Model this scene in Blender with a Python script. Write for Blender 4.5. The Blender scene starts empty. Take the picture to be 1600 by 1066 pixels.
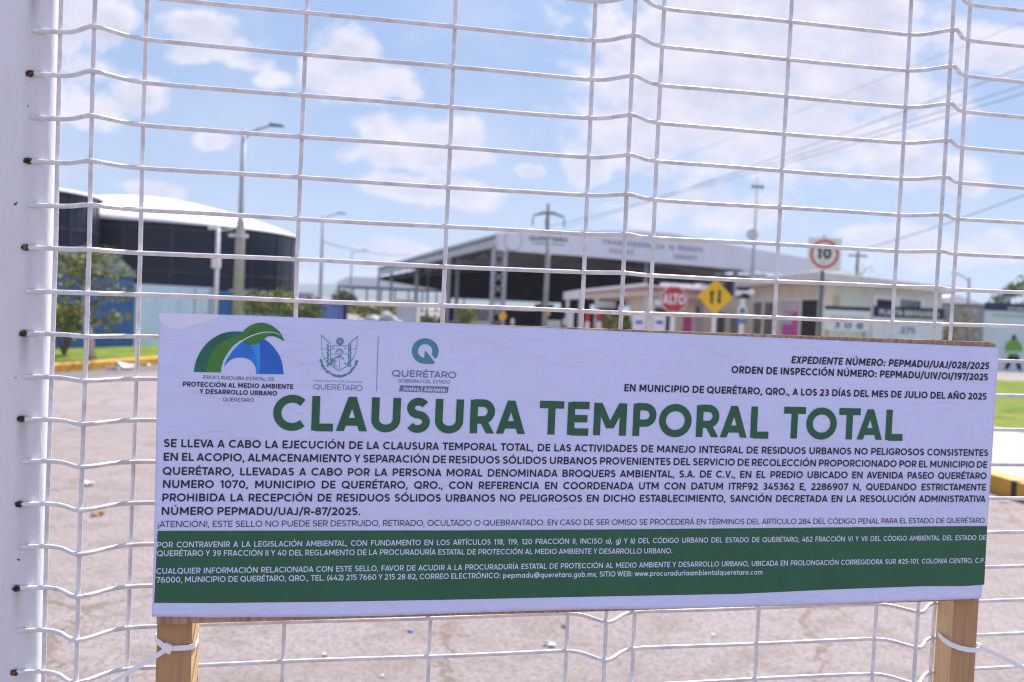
import bpy, bmesh, math, random, unicodedata
from mathutils import Vector, Matrix, Euler, noise as mnoise
from mathutils.geometry import tessellate_polygon
rnd = random.Random(7)
R = math.radians
scene = bpy.context.scene
COL = scene.collection

# ------------------------------------------------------------------ camera
FPX = 1555.0
CAM_H = 1.5
cam_d = bpy.data.cameras.new('camera')
cam = bpy.data.objects.new('camera', cam_d)
COL.objects.link(cam)
CR = Matrix.Rotation(R(90 - 2.06), 3, 'X') @ Matrix.Rotation(R(2.5), 3, 'Z')
cam.matrix_world = Matrix.Translation((0, 0, CAM_H)) @ CR.to_4x4()
cam_d.sensor_width = 36
cam_d.lens = 36 * FPX / 1600
cam_d.clip_start = 0.05
cam_d.clip_end = 20000
cam_d.dof.use_dof = True
cam_d.dof.focus_distance = 1.2
cam_d.dof.aperture_fstop = 6.6
scene.camera = cam
scene.cycles.filter_width = 1.15

# ------------------------------------------------------------------ light
SUN_EL, SUN_AZ = 51, 24            # azimuth from +Y towards +X
sun_d = bpy.data.lights.new('sun', 'SUN')
sun_d.energy = 5.0
sun_d.angle = R(0.5)
sun_d.color = (1.0, 0.955, 0.91)
sun = bpy.data.objects.new('sun', sun_d)
COL.objects.link(sun)
sdir = Vector((math.sin(R(SUN_AZ)) * math.cos(R(SUN_EL)), math.cos(R(SUN_AZ)) * math.cos(R(SUN_EL)), math.sin(R(SUN_EL))))
sun.rotation_euler = sdir.to_track_quat('Z', 'Y').to_euler()
sun.location = (0, 0, 30)
vs = scene.view_settings
vs.view_transform = 'Standard'
vs.look = 'None'
vs.gamma = 1
vs.exposure = 0.77
SKY_STRENGTH = 0.13
SKY_TINT = (1.0, 0.95, 1.0, 1)

CLOUDS = [  # pixel centre and radii of each cloud lobe as seen; turned into directions below
    (118, 18, 42, 32), (160, 38, 42, 40), (105, 62, 30, 26), (128, 112, 44, 28), (205, 152, 46, 32), (150, 168, 66, 30), (105, 150, 40, 40),
    (310, 40, 60, 20), (345, 72, 75, 24), (300, 85, 40, 16), (424, 123, 40, 18), (395, 100, 46, 16),
    (498, 112, 34, 48), (545, 92, 52, 40), (600, 126, 54, 32), (640, 146, 26, 14), (540, 135, 60, 22),
    (604, 206, 38, 30), (642, 206, 42, 34), (690, 222, 48, 34), (727, 206, 36, 32), (612, 240, 58, 22), (735, 246, 34, 18), (670, 246, 70, 20),
    (610, 288, 40, 18), (650, 296, 60, 16), (715, 302, 56, 22), (690, 288, 30, 16), (335, 220, 30, 14),
    (1200, 60, 300, 120), (1110, 170, 210, 95), (1000, 225, 80, 50), (920, 260, 44, 30), (1250, 215, 210, 66), (1370, 140, 130, 66), (960, 195, 60, 40),
    (1385, 262, 50, 34), (1440, 270, 100, 38), (1500, 290, 50, 18), (1545, 70, 110, 46), (1300, 20, 220, 50),
    (1365, 372, 50, 22), (1420, 385, 90, 34), (1500, 400, 60, 24), (1545, 384, 56, 28), (1130, 330, 120, 36), (1010, 335, 70, 24),
    (610, 388, 50, 18), (650, 396, 40, 14), (560, 445, 130, 24), (830, 268, 26, 11), (240, 300, 50, 16)]

def ray(px, py):
    return CR @ Vector(((px - 800) / FPX, (533 - py) / FPX, -1))

def make_world():
    w = bpy.data.worlds.new('World')
    scene.world = w
    w.use_nodes = True
    nt = w.node_tree
    nt.nodes.clear()
    N, L = nt.nodes, nt.links
    out = N.new('ShaderNodeOutputWorld')
    bg = N.new('ShaderNodeBackground')
    bg.inputs['Strength'].default_value = SKY_STRENGTH
    L.new(bg.outputs[0], out.inputs[0])
    sky = N.new('ShaderNodeTexSky')
    sky.sky_type = 'NISHITA'
    sky.sun_disc = False
    sky.sun_elevation = R(SUN_EL)
    sky.sun_rotation = R(SUN_AZ)
    sky.altitude = 1800
    sky.dust_density = 1.2
    tint = N.new('ShaderNodeMix'); tint.data_type = 'RGBA'; tint.blend_type = 'MULTIPLY'
    tint.inputs[0].default_value = 1
    L.new(sky.outputs[0], tint.inputs[6])
    tint.inputs[7].default_value = SKY_TINT
    tc = N.new('ShaderNodeTexCoord')
    sep = N.new('ShaderNodeSeparateXYZ')
    L.new(tc.outputs['Generated'], sep.inputs[0])

    def M(op, a, b=None, c=None):
        n = N.new('ShaderNodeMath'); n.operation = op
        for i, v in enumerate((a, b, c)):
            if v is None: continue
            if isinstance(v, (int, float)): n.inputs[i].default_value = v
            else: L.new(v, n.inputs[i])
        return n.outputs[0]
    y = M('MAXIMUM', sep.outputs['Y'], 0.05)
    a = M('DIVIDE', sep.outputs['X'], y)
    b = M('DIVIDE', sep.outputs['Z'], y)
    cmb = N.new('ShaderNodeCombineXYZ')
    L.new(a, cmb.inputs[0]); L.new(b, cmb.inputs[1])
    p = cmb.outputs[0]
    def noise(p, scale, detail, rough, off, stretch=1.5):
        mp = N.new('ShaderNodeMapping')
        mp.inputs['Scale'].default_value = (1, stretch, 1)
        mp.inputs['Location'].default_value = off
        L.new(p, mp.inputs[0])
        n = N.new('ShaderNodeTexNoise')
        n.inputs['Scale'].default_value = scale
        n.inputs['Detail'].default_value = detail
        n.inputs['Roughness'].default_value = rough
        L.new(mp.outputs[0], n.inputs['Vector'])
        return n.outputs[0]
    m = None
    for (cx, cy, rx, ry) in CLOUDS:
        d = ray(cx, cy)
        ca, cb = d.x / d.y, d.z / d.y
        ra, rb = rx / FPX * 1.1, ry / FPX * 1.1
        mp = N.new('ShaderNodeMapping')
        mp.inputs['Scale'].default_value = (1 / ra, 1 / rb, 1)
        mp.inputs['Location'].default_value = (-ca / ra, -cb / rb, 0)
        L.new(p, mp.inputs[0])
        ln = N.new('ShaderNodeVectorMath'); ln.operation = 'LENGTH'
        L.new(mp.outputs[0], ln.inputs[0])
        v = M('SUBTRACT', 1.0, ln.outputs['Value'])
        m = v if m is None else M('SMOOTH_MAX', m, v, 0.15)
    core = M('MINIMUM', M('MULTIPLY', M('MAXIMUM', m, -1.2), 1.15), 0.62)
    def field(p):
        n1 = noise(p, 21, 9, 0.62, (3.1, 1.7, 0), 1.35)
        n3 = noise(p, 7, 3, 0.5, (1.3, 6.2, 0), 1.3)
        return M('ADD', M('MULTIPLY_ADD', n1, 2.5, -1.25), M('MULTIPLY_ADD', n3, 1.4, -0.74))
    dens = M('ADD', core, field(p))
    upm = N.new('ShaderNodeMapping'); upm.inputs['Location'].default_value = (0.006, 0.019, 0)
    L.new(p, upm.inputs[0])
    above = M('ADD', core, field(upm.outputs[0]))
    n2 = noise(p, 7, 5, 0.6, (9.1, 4.7, 0), 1.2)
    mr = N.new('ShaderNodeMapRange'); mr.interpolation_type = 'SMOOTHSTEP'
    mr.inputs['From Min'].default_value = -0.28
    mr.inputs['From Max'].default_value = 0.55
    L.new(dens, mr.inputs['Value'])
    # thin high veil everywhere in front
    veil = N.new('ShaderNodeMapRange'); veil.interpolation_type = 'SMOOTHSTEP'
    veil.inputs['From Min'].default_value = 0.42
    veil.inputs['From Max'].default_value = 0.85
    veil.inputs['To Max'].default_value = 0.34
    L.new(n2, veil.inputs['Value'])
    front = N.new('ShaderNodeMapRange')
    front.inputs['From Min'].default_value = 0.05
    front.inputs['From Max'].default_value = 0.3
    L.new(sep.outputs['Y'], front.inputs['Value'])
    cov = M('MULTIPLY', M('MAXIMUM', mr.outputs[0], veil.outputs[0]), front.outputs[0])
    # cloud body: bright tops and slightly greyer thick parts
    sh = N.new('ShaderNodeMapRange')
    sh.inputs['From Min'].default_value = 0.05
    sh.inputs['From Max'].default_value = 1.25
    L.new(above, sh.inputs['Value'])
    cc = N.new('ShaderNodeMix'); cc.data_type = 'RGBA'
    k = 1 / (SKY_STRENGTH * 2 ** vs.exposure)
    cc.inputs[6].default_value = (0.95 * k, 0.92 * k, 1.03 * k, 1)
    cc.inputs[7].default_value = (0.62 * k, 0.64 * k, 0.82 * k, 1)
    L.new(sh.outputs[0], cc.inputs[0])
    # moist air evens the blue out low over the plain
    even = N.new('ShaderNodeMix'); even.data_type = 'RGBA'
    low = N.new('ShaderNodeMapRange')
    low.inputs['From Min'].default_value = 0.75; low.inputs['From Max'].default_value = 0.25
    low.inputs['To Max'].default_value = 0.85
    L.new(sep.outputs['Z'], low.inputs['Value'])
    L.new(low.outputs[0], even.inputs[0])
    grad = N.new('ShaderNodeMapRange')
    grad.inputs['From Min'].default_value = 0.0; grad.inputs['From Max'].default_value = 0.34
    L.new(sep.outputs['Z'], grad.inputs['Value'])
    air = N.new('ShaderNodeMix'); air.data_type = 'RGBA'
    air.inputs[6].default_value = (0.485 * k, 0.57 * k, 0.78 * k, 1)
    air.inputs[7].default_value = (0.325 * k, 0.485 * k, 0.78 * k, 1)
    L.new(grad.outputs[0], air.inputs[0])
    L.new(tint.outputs[2], even.inputs[6])
    L.new(air.outputs[2], even.inputs[7])
    # bright bluish cloud noise added behind the camera, lifting light on shaded faces
    rn = N.new('ShaderNodeTexNoise'); rn.inputs['Scale'].default_value = 2.6; rn.inputs['Detail'].default_value = 7
    L.new(tc.outputs['Generated'], rn.inputs['Vector'])
    rm = N.new('ShaderNodeMapRange'); rm.interpolation_type = 'SMOOTHSTEP'
    rm.inputs['From Min'].default_value = 0.44; rm.inputs['From Max'].default_value = 0.56
    L.new(rn.outputs[0], rm.inputs['Value'])
    back = N.new('ShaderNodeMapRange')
    back.inputs['From Min'].default_value = 0.1; back.inputs['From Max'].default_value = -0.1
    L.new(sep.outputs['Y'], back.inputs['Value'])
    cov = M('MAXIMUM', cov, M('MULTIPLY', M('MULTIPLY', rm.outputs[0], back.outputs[0]), 0.9))
    mx = N.new('ShaderNodeMix'); mx.data_type = 'RGBA'
    L.new(cov, mx.inputs[0])
    L.new(even.outputs[2], mx.inputs[6])
    bc = N.new('ShaderNodeMix'); bc.data_type = 'RGBA'
    L.new(back.outputs[0], bc.inputs[0]); L.new(cc.outputs[2], bc.inputs[6]); bc.inputs[7].default_value = (0.88 * k, 0.95 * k, 1.22 * k, 1)
    L.new(bc.outputs[2], mx.inputs[7])
    L.new(mx.outputs[2], bg.inputs['Color'])
make_world()

# ------------------------------------------------------------------ helpers: placing
CAMP = Vector((0, 0, CAM_H))
def W(px, py, Y):
    d = ray(px, py)
    return CAMP + d * (Y / d.y)
def G(px, py, z=0.0):
    d = ray(px, py)
    return CAMP + d * ((z - CAM_H) / d.z)
def VP(px, py, A, B):
    """point of the upright plane through the plan points A and B"""
    d = ray(px, py)
    n = Vector((B[1] - A[1], A[0] - B[0], 0))
    t = n.dot(Vector((A[0], A[1], 0)) - CAMP) / n.dot(d)
    return CAMP + d * t
FD = Vector((0.977, 0.2132, 0)).normalized()      # direction of the gate
FN = Vector((FD.y, -FD.x, 0))                     # towards the photographer
P0 = Vector(((230 - 800) / FPX * 1.16, 1.16, 0))
def S(px, py, off=0.051):
    """pixel -> (u, z) on the gate's plane moved off metres towards the viewer"""
    o = P0 + FN * off
    d = ray(px, py)
    t = FN.dot(o - CAMP) / FN.dot(d)
    p = CAMP + d * t
    return ((p - P0).dot(FD), p.z)
def F3(u, z, off=0.0):
    return P0 + FD * u + FN * off + Vector((0, 0, z))

# ------------------------------------------------------------------ helpers: materials
def srgb(r, g, b):
    f = lambda c: (c / 255 / 12.92) if c / 255 <= 0.04045 else ((c / 255 + 0.055) / 1.055) ** 2.4
    return (f(r), f(g), f(b), 1)
def mat(name, col, rough=0.6, var=0.0, scale=8.0, bump=0.0, bscale=40.0, metal=0.0, stretch=(1, 1, 1), col2=None, lo=0.4, hi=0.65, spec=0.5):
    m = bpy.data.materials.new(name)
    m.use_nodes = True
    nt = m.node_tree; N, L = nt.nodes, nt.links
    bs = N['Principled BSDF']
    c = tuple(col[:3]) + (1,)
    bs.inputs['Base Color'].default_value = c
    bs.inputs['Roughness'].default_value = rough
    bs.inputs['Metallic'].default_value = metal
    bs.inputs['Specular IOR Level'].default_value = spec
    tc = N.new('ShaderNodeTexCoord')
    mp = N.new('ShaderNodeMapping'); mp.inputs['Scale'].default_value = stretch
    L.new(tc.outputs['Object'], mp.inputs[0])
    if var or col2:
        n = N.new('ShaderNodeTexNoise'); n.inputs['Scale'].default_value = scale; n.inputs['Detail'].default_value = 6
        n.inputs['Roughness'].default_value = 0.65
        L.new(mp.outputs[0], n.inputs['Vector'])
        r = N.new('ShaderNodeMapRange')
        r.inputs['From Min'].default_value = lo; r.inputs['From Max'].default_value = hi
        L.new(n.outputs[0], r.inputs['Value'])
        mx = N.new('ShaderNodeMix'); mx.data_type = 'RGBA'
        L.new(r.outputs[0], mx.inputs[0])
        mx.inputs[6].default_value = c
        mx.inputs[7].default_value = (tuple(col2[:3]) + (1,)) if col2 else tuple(x * (1 - var) for x in c[:3]) + (1,)
        L.new(mx.outputs[2], bs.inputs['Base Color'])
    if bump:
        n2 = N.new('ShaderNodeTexNoise'); n2.inputs['Scale'].default_value = bscale; n2.inputs['Detail'].default_value = 5
        L.new(mp.outputs[0], n2.inputs['Vector'])
        b = N.new('ShaderNodeBump'); b.inputs['Strength'].default_value = bump; b.inputs['Distance'].default_value = 0.01
        L.new(n2.outputs[0], b.inputs['Height'])
        L.new(b.outputs[0], bs.inputs['Normal'])
    return m

M_WHITE = mat('white_gate_paint', (0.78, 0.76, 0.80), 0.38, 0.10, 30, 0.08, 120)
M_WIRE = mat('white_wire_coating', (0.75, 0.73, 0.76), 0.36, 0.26, 45, 0.10, 220)
M_RUST = mat('rust', (0.035, 0.018, 0.012), 0.95, 0, 240, 0.8, 300, col2=(0.36, 0.19, 0.11), lo=.45, hi=.68)
M_WOODP = mat('pine_post_wood', (0.47, 0.275, 0.14), 0.75, 0, 22, 0.25, 60, stretch=(6, 6, 0.5), col2=(0.36, 0.195, 0.09), lo=.38, hi=.72)
M_WOODL = mat('pale_pine', (0.66, 0.44, 0.235), 0.8, 0, 24, 0.25, 60, stretch=(6, 6, 0.6), col2=(0.50, 0.30, 0.14), lo=.4, hi=.75)
M_WOODB = mat('plywood_board', (0.46, 0.30, 0.21), 0.8, 0, 60, 0.25, 60, stretch=(3, 3, 0.35), col2=(0.27, 0.14, 0.075))
M_TIE = mat('white_nylon', (0.84, 0.82, 0.84), 0.35)
M_TIE.node_tree.nodes['Principled BSDF'].inputs['Subsurface Weight'].default_value = 0.2
M_TIE.node_tree.nodes['Principled BSDF'].inputs['Subsurface Radius'].default_value = (0.004, 0.004, 0.004)
M_GREEN = mat('dark_green_print', (0.016, 0.112, 0.056), 0.45, 0.16, 18, 0.06, 60)
M_BLACK = mat('black_print', (0.012, 0.010, 0.022), 0.55)
M_GREY = mat('grey_print', (0.035, 0.035, 0.055), 0.55)
M_NAVYINK = mat('navy_print', (0.02, 0.022, 0.06), 0.55)
M_PWHITE = mat('unprinted_white', (0.66, 0.70, 0.93), 0.5)
M_TEAL = mat('teal_print', (0.07, 0.20, 0.30), 0.5, 0, 22, col2=(0.07, 0.30, 0.36), stretch=(1, 1, 0.2))
M_SLATE = mat('slate_print', (0.115, 0.20, 0.31), 0.5)

def paper_mat():
    m = mat('white_vinyl_sheet', (0.65, 0.68, 0.955), 0.42, 0.05, 5)
    nt = m.node_tree; N, L = nt.nodes, nt.links
    bs = N['Principled BSDF']
    tc = N.new('ShaderNodeTexCoord')
    mp = N.new('ShaderNodeMapping'); mp.inputs['Rotation'].default_value = (0.2, 0.7, 0.3); mp.inputs['Scale'].default_value = (1, 1, 2.2)
    L.new(tc.outputs['Object'], mp.inputs[0])
    n = N.new('ShaderNodeTexNoise'); n.inputs['Scale'].default_value = 9; n.inputs['Detail'].default_value = 4; n.inputs['Distortion'].default_value = 1.6
    L.new(mp.outputs[0], n.inputs['Vector'])
    v = N.new('ShaderNodeTexVoronoi'); v.feature = 'DISTANCE_TO_EDGE'; v.inputs['Scale'].default_value = 7
    wv = N.new('ShaderNodeMix'); wv.data_type = 'VECTOR'; wv.inputs[0].default_value = 0.12
    L.new(mp.outputs[0], wv.inputs[4]); L.new(n.outputs[1], wv.inputs[5])
    L.new(wv.outputs[1], v.inputs['Vector'])
    r = N.new('ShaderNodeMapRange'); r.inputs['From Max'].default_value = 0.06; r.inputs['To Min'].default_value = 0.25; r.inputs['To Max'].default_value = 0
    L.new(v.outputs[0], r.inputs['Value'])
    ad = N.new('ShaderNodeMath'); ad.operation = 'ADD'
    L.new(n.outputs[0], ad.inputs[0]); L.new(r.outputs[0], ad.inputs[1])
    b = N.new('ShaderNodeBump'); b.inputs['Strength'].default_value = 0.42; b.inputs['Distance'].default_value = 0.006
    L.new(ad.outputs[0], b.inputs['Height'])
    L.new(b.outputs[0], bs.inputs['Normal'])
    return m
M_PAPER = paper_mat()

# ------------------------------------------------------------------ helpers: meshes and objects
def link(o, parent=None):
    COL.objects.link(o)
    if parent: o.parent = parent
    return o
def empty(name, loc, label=None, cat=None, group=None):
    o = bpy.data.objects.new(name, None)
    o.location = loc
    o.empty_display_size = 0.1
    link(o)
    tag(o, label, cat, group)
    return o
def tag(o, label=None, cat=None, group=None, kind=None):
    if label: o['label'] = label
    if cat: o['category'] = cat
    if group: o['group'] = group
    if kind: o['kind'] = kind
    return o

def smooth_pts(pts, n=4):
    out = []
    P = [pts[0]] + list(pts) + [pts[-1]]
    for i in range(1, len(P) - 2):
        p0, p1, p2, p3 = P[i - 1], P[i], P[i + 1], P[i + 2]
        for k in range(n):
            t = k / n
            out.append(tuple(.5 * (2 * p1[j] + (p2[j] - p0[j]) * t + (2 * p0[j] - 5 * p1[j] + 4 * p2[j] - p3[j]) * t * t + (3 * p1[j] - p0[j] - 3 * p2[j] + p3[j]) * t ** 3) for j in (0, 1)))
    out.append(pts[-1])
    return out
class MB:
    """collects geometry in world space; build() makes one mesh object whose origin sits at its parent or base"""
    def __init__(s): s.v = []; s.f = []; s.mi = []; s.cur = 0
    def add(s, vs, fs):
        o = len(s.v)
        s.v += [Vector(v) for v in vs]
        s.f += [tuple(i + o for i in f) for f in fs]
        s.mi += [s.cur] * len(fs)
    def box(s, c, size, rz=0.0, tilt=None):
        m = Matrix.Rotation(rz, 3, 'Z')
        if tilt is not None: m = m @ tilt
        c = Vector(c); h = Vector(size) / 2
        vs = [c + m @ Vector((x * h.x, y * h.y, z * h.z)) for z in (-1, 1) for y in (-1, 1) for x in (-1, 1)]
        s.add(vs, [(0, 2, 3, 1), (4, 5, 7, 6), (0, 1, 5, 4), (2, 6, 7, 3), (0, 4, 6, 2), (1, 3, 7, 5)])
    def hexa(s, bot, top):
        n = len(bot)
        s.add(list(bot) + list(top), [tuple(range(n - 1, -1, -1)), tuple(range(n, 2 * n))] + [(i, (i + 1) % n, n + (i + 1) % n, n + i) for i in range(n)])
    def wall(s, A, B, z0, z1, t, z1b=None):
        """upright slab from plan point A to B, thickness t to the side away from the camera"""
        A = Vector((A[0], A[1], 0)); B = Vector((B[0], B[1], 0))
        d = (B - A).normalized(); n = Vector((-d.y, d.x, 0)) * t
        zb = z1 if z1b is None else z1b
        up = Vector((0, 0, 1))
        s.hexa([A + up * z0, B + up * z0, B + n + up * z0, A + n + up * z0], [A + up * z1, B + up * zb, B + n + up * zb, A + n + up * z1])
    def poly(s, pts, back):
        """flat outline given thickness by the vector back"""
        pts = [Vector(p) for p in pts]; n = len(pts)
        back = Vector(back)
        nrm = Vector((0, 0, 0))
        for i in range(n):
            nrm += (pts[i] - pts[0]).cross(pts[(i + 1) % n] - pts[0])
        if nrm.dot(back) > 0: pts.reverse()
        tri = tessellate_polygon([pts])
        vs = pts + [p + back for p in pts]
        fs = []
        for t in tri:
            a, b, c = t
            nn = (pts[b] - pts[a]).cross(pts[c] - pts[a])
            if nn.dot(back) > 0: a, c = c, a
            fs.append((a, b, c)); fs.append((c + n, b + n, a + n))
        fs += [(i, i + n, (i + 1) % n + n, (i + 1) % n) for i in range(n)]
        s.add(vs, fs)
    def tube(s, pts, rad, seg=8, cap=True):
        pts = [Vector(p) for p in pts]
        rr = rad if isinstance(rad, (list, tuple)) else [rad] * len(pts)
        rings = []
        t0 = (pts[1] - pts[0]).normalized()
        ref = Vector((0, 0, 1)) if abs(t0.z) < 0.9 else Vector((1, 0, 0))
        nx = t0.cross(ref).normalized()
        for i, p in enumerate(pts):
            a = pts[max(i - 1, 0)]; b = pts[min(i + 1, len(pts) - 1)]
            t = (b - a).normalized()
            nx = (nx - t * nx.dot(t)).normalized()
            ny = t.cross(nx)
            rings.append([p + (nx * math.cos(2 * math.pi * k / seg) + ny * math.sin(2 * math.pi * k / seg)) * rr[i] for k in range(seg)])
        vs = [v for r in rings for v in r]
        fs = []
        for i in range(len(pts) - 1):
            for k in range(seg):
                k2 = (k + 1) % seg
                fs.append((i * seg + k, i * seg + k2, (i + 1) * seg + k2, (i + 1) * seg + k))
        if cap:
            fs.append(tuple(range(seg - 1, -1, -1)))
            fs.append(tuple((len(pts) - 1) * seg + k for k in range(seg)))
        s.add(vs, fs)
    def lathe(s, c, prof, seg=32):
        c = Vector(c); n = len(prof)
        vs = [c + Vector((r * math.cos(2 * math.pi * k / seg), r * math.sin(2 * math.pi * k / seg), z)) for (r, z) in prof for k in range(seg)]
        fs = []
        for i in range(n - 1):
            for k in range(seg):
                k2 = (k + 1) % seg
                fs.append((i * seg + k, i * seg + k2, (i + 1) * seg + k2, (i + 1) * seg + k))
        s.add(vs, fs)
    def disc(s, c, nrm, r, t, seg=24, rot=0.0, squash=1.0):
        c = Vector(c); nrm = Vector(nrm).normalized()
        up = Vector((0, 0, 1)); x = up.cross(nrm).normalized(); y = nrm.cross(x)
        pts = [c + x * math.cos(2 * math.pi * k / seg + rot) * r + y * math.sin(2 * math.pi * k / seg + rot) * r * squash for k in range(seg)]
        s.poly(pts, -nrm * t)
    def ribbon(s, pts, wid, th, nrms):
        """flat band: width lies across the path and the given normal"""
        pts = [Vector(p) for p in pts]; vs = []; n = len(pts)
        for i, p in enumerate(pts):
            t = (pts[min(i + 1, n - 1)] - pts[max(i - 1, 0)]).normalized()
            nr = Vector(nrms[i] if isinstance(nrms, list) else nrms)
            nr = (nr - t * nr.dot(t)).normalized()
            w_ = t.cross(nr) * wid / 2
            vs += [p - w_, p + w_, p + w_ + nr * th, p - w_ + nr * th]
        fs = []
        for i in range(n - 1):
            a = i * 4; b = a + 4
            for k in range(4):
                k2 = (k + 1) % 4
                fs.append((a + k, a + k2, b + k2, b + k))
        fs += [(3, 2, 1, 0), tuple((n - 1) * 4 + k for k in range(4))]
        s.add(vs, fs)
    def build(s, name, mats, parent=None, smooth=False, bevel=0.0, origin=None):
        me = bpy.data.meshes.new(name)
        if origin is None:
            if parent is not None: origin = wloc(parent)
            else:
                n = len(s.v)
                origin = Vector((sum(v.x for v in s.v) / n, sum(v.y for v in s.v) / n, min(v.z for v in s.v)))
        origin = Vector(origin)
        me.from_pydata([tuple(v - origin) for v in s.v], [], s.f)
        if not isinstance(mats, (list, tuple)): mats = [mats]
        for m in mats: me.materials.append(m)
        if len(mats) > 1:
            for p, i in zip(me.polygons, s.mi): p.material_index = i
        me.validate()
        bm = bmesh.new(); bm.from_mesh(me)
        if s.recalc: bmesh.ops.recalc_face_normals(bm, faces=bm.faces)
        bm.to_mesh(me); bm.free()
        if smooth:
            for p in me.polygons: p.use_smooth = True
        o = bpy.data.objects.new(name, me)
        if parent is not None:
            o.location = origin - wloc(parent)
        else: o.location = origin
        link(o, parent)
        if bevel:
            b = o.modifiers.new('bevel', 'BEVEL'); b.width = bevel; b.segments = 2; b.limit_method = 'ANGLE'
        return o
    recalc = True
def wloc(o):
    p = Vector(o.location)
    while o.parent:
        o = o.parent
        p = p + Vector(o.location)
    return p

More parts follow.
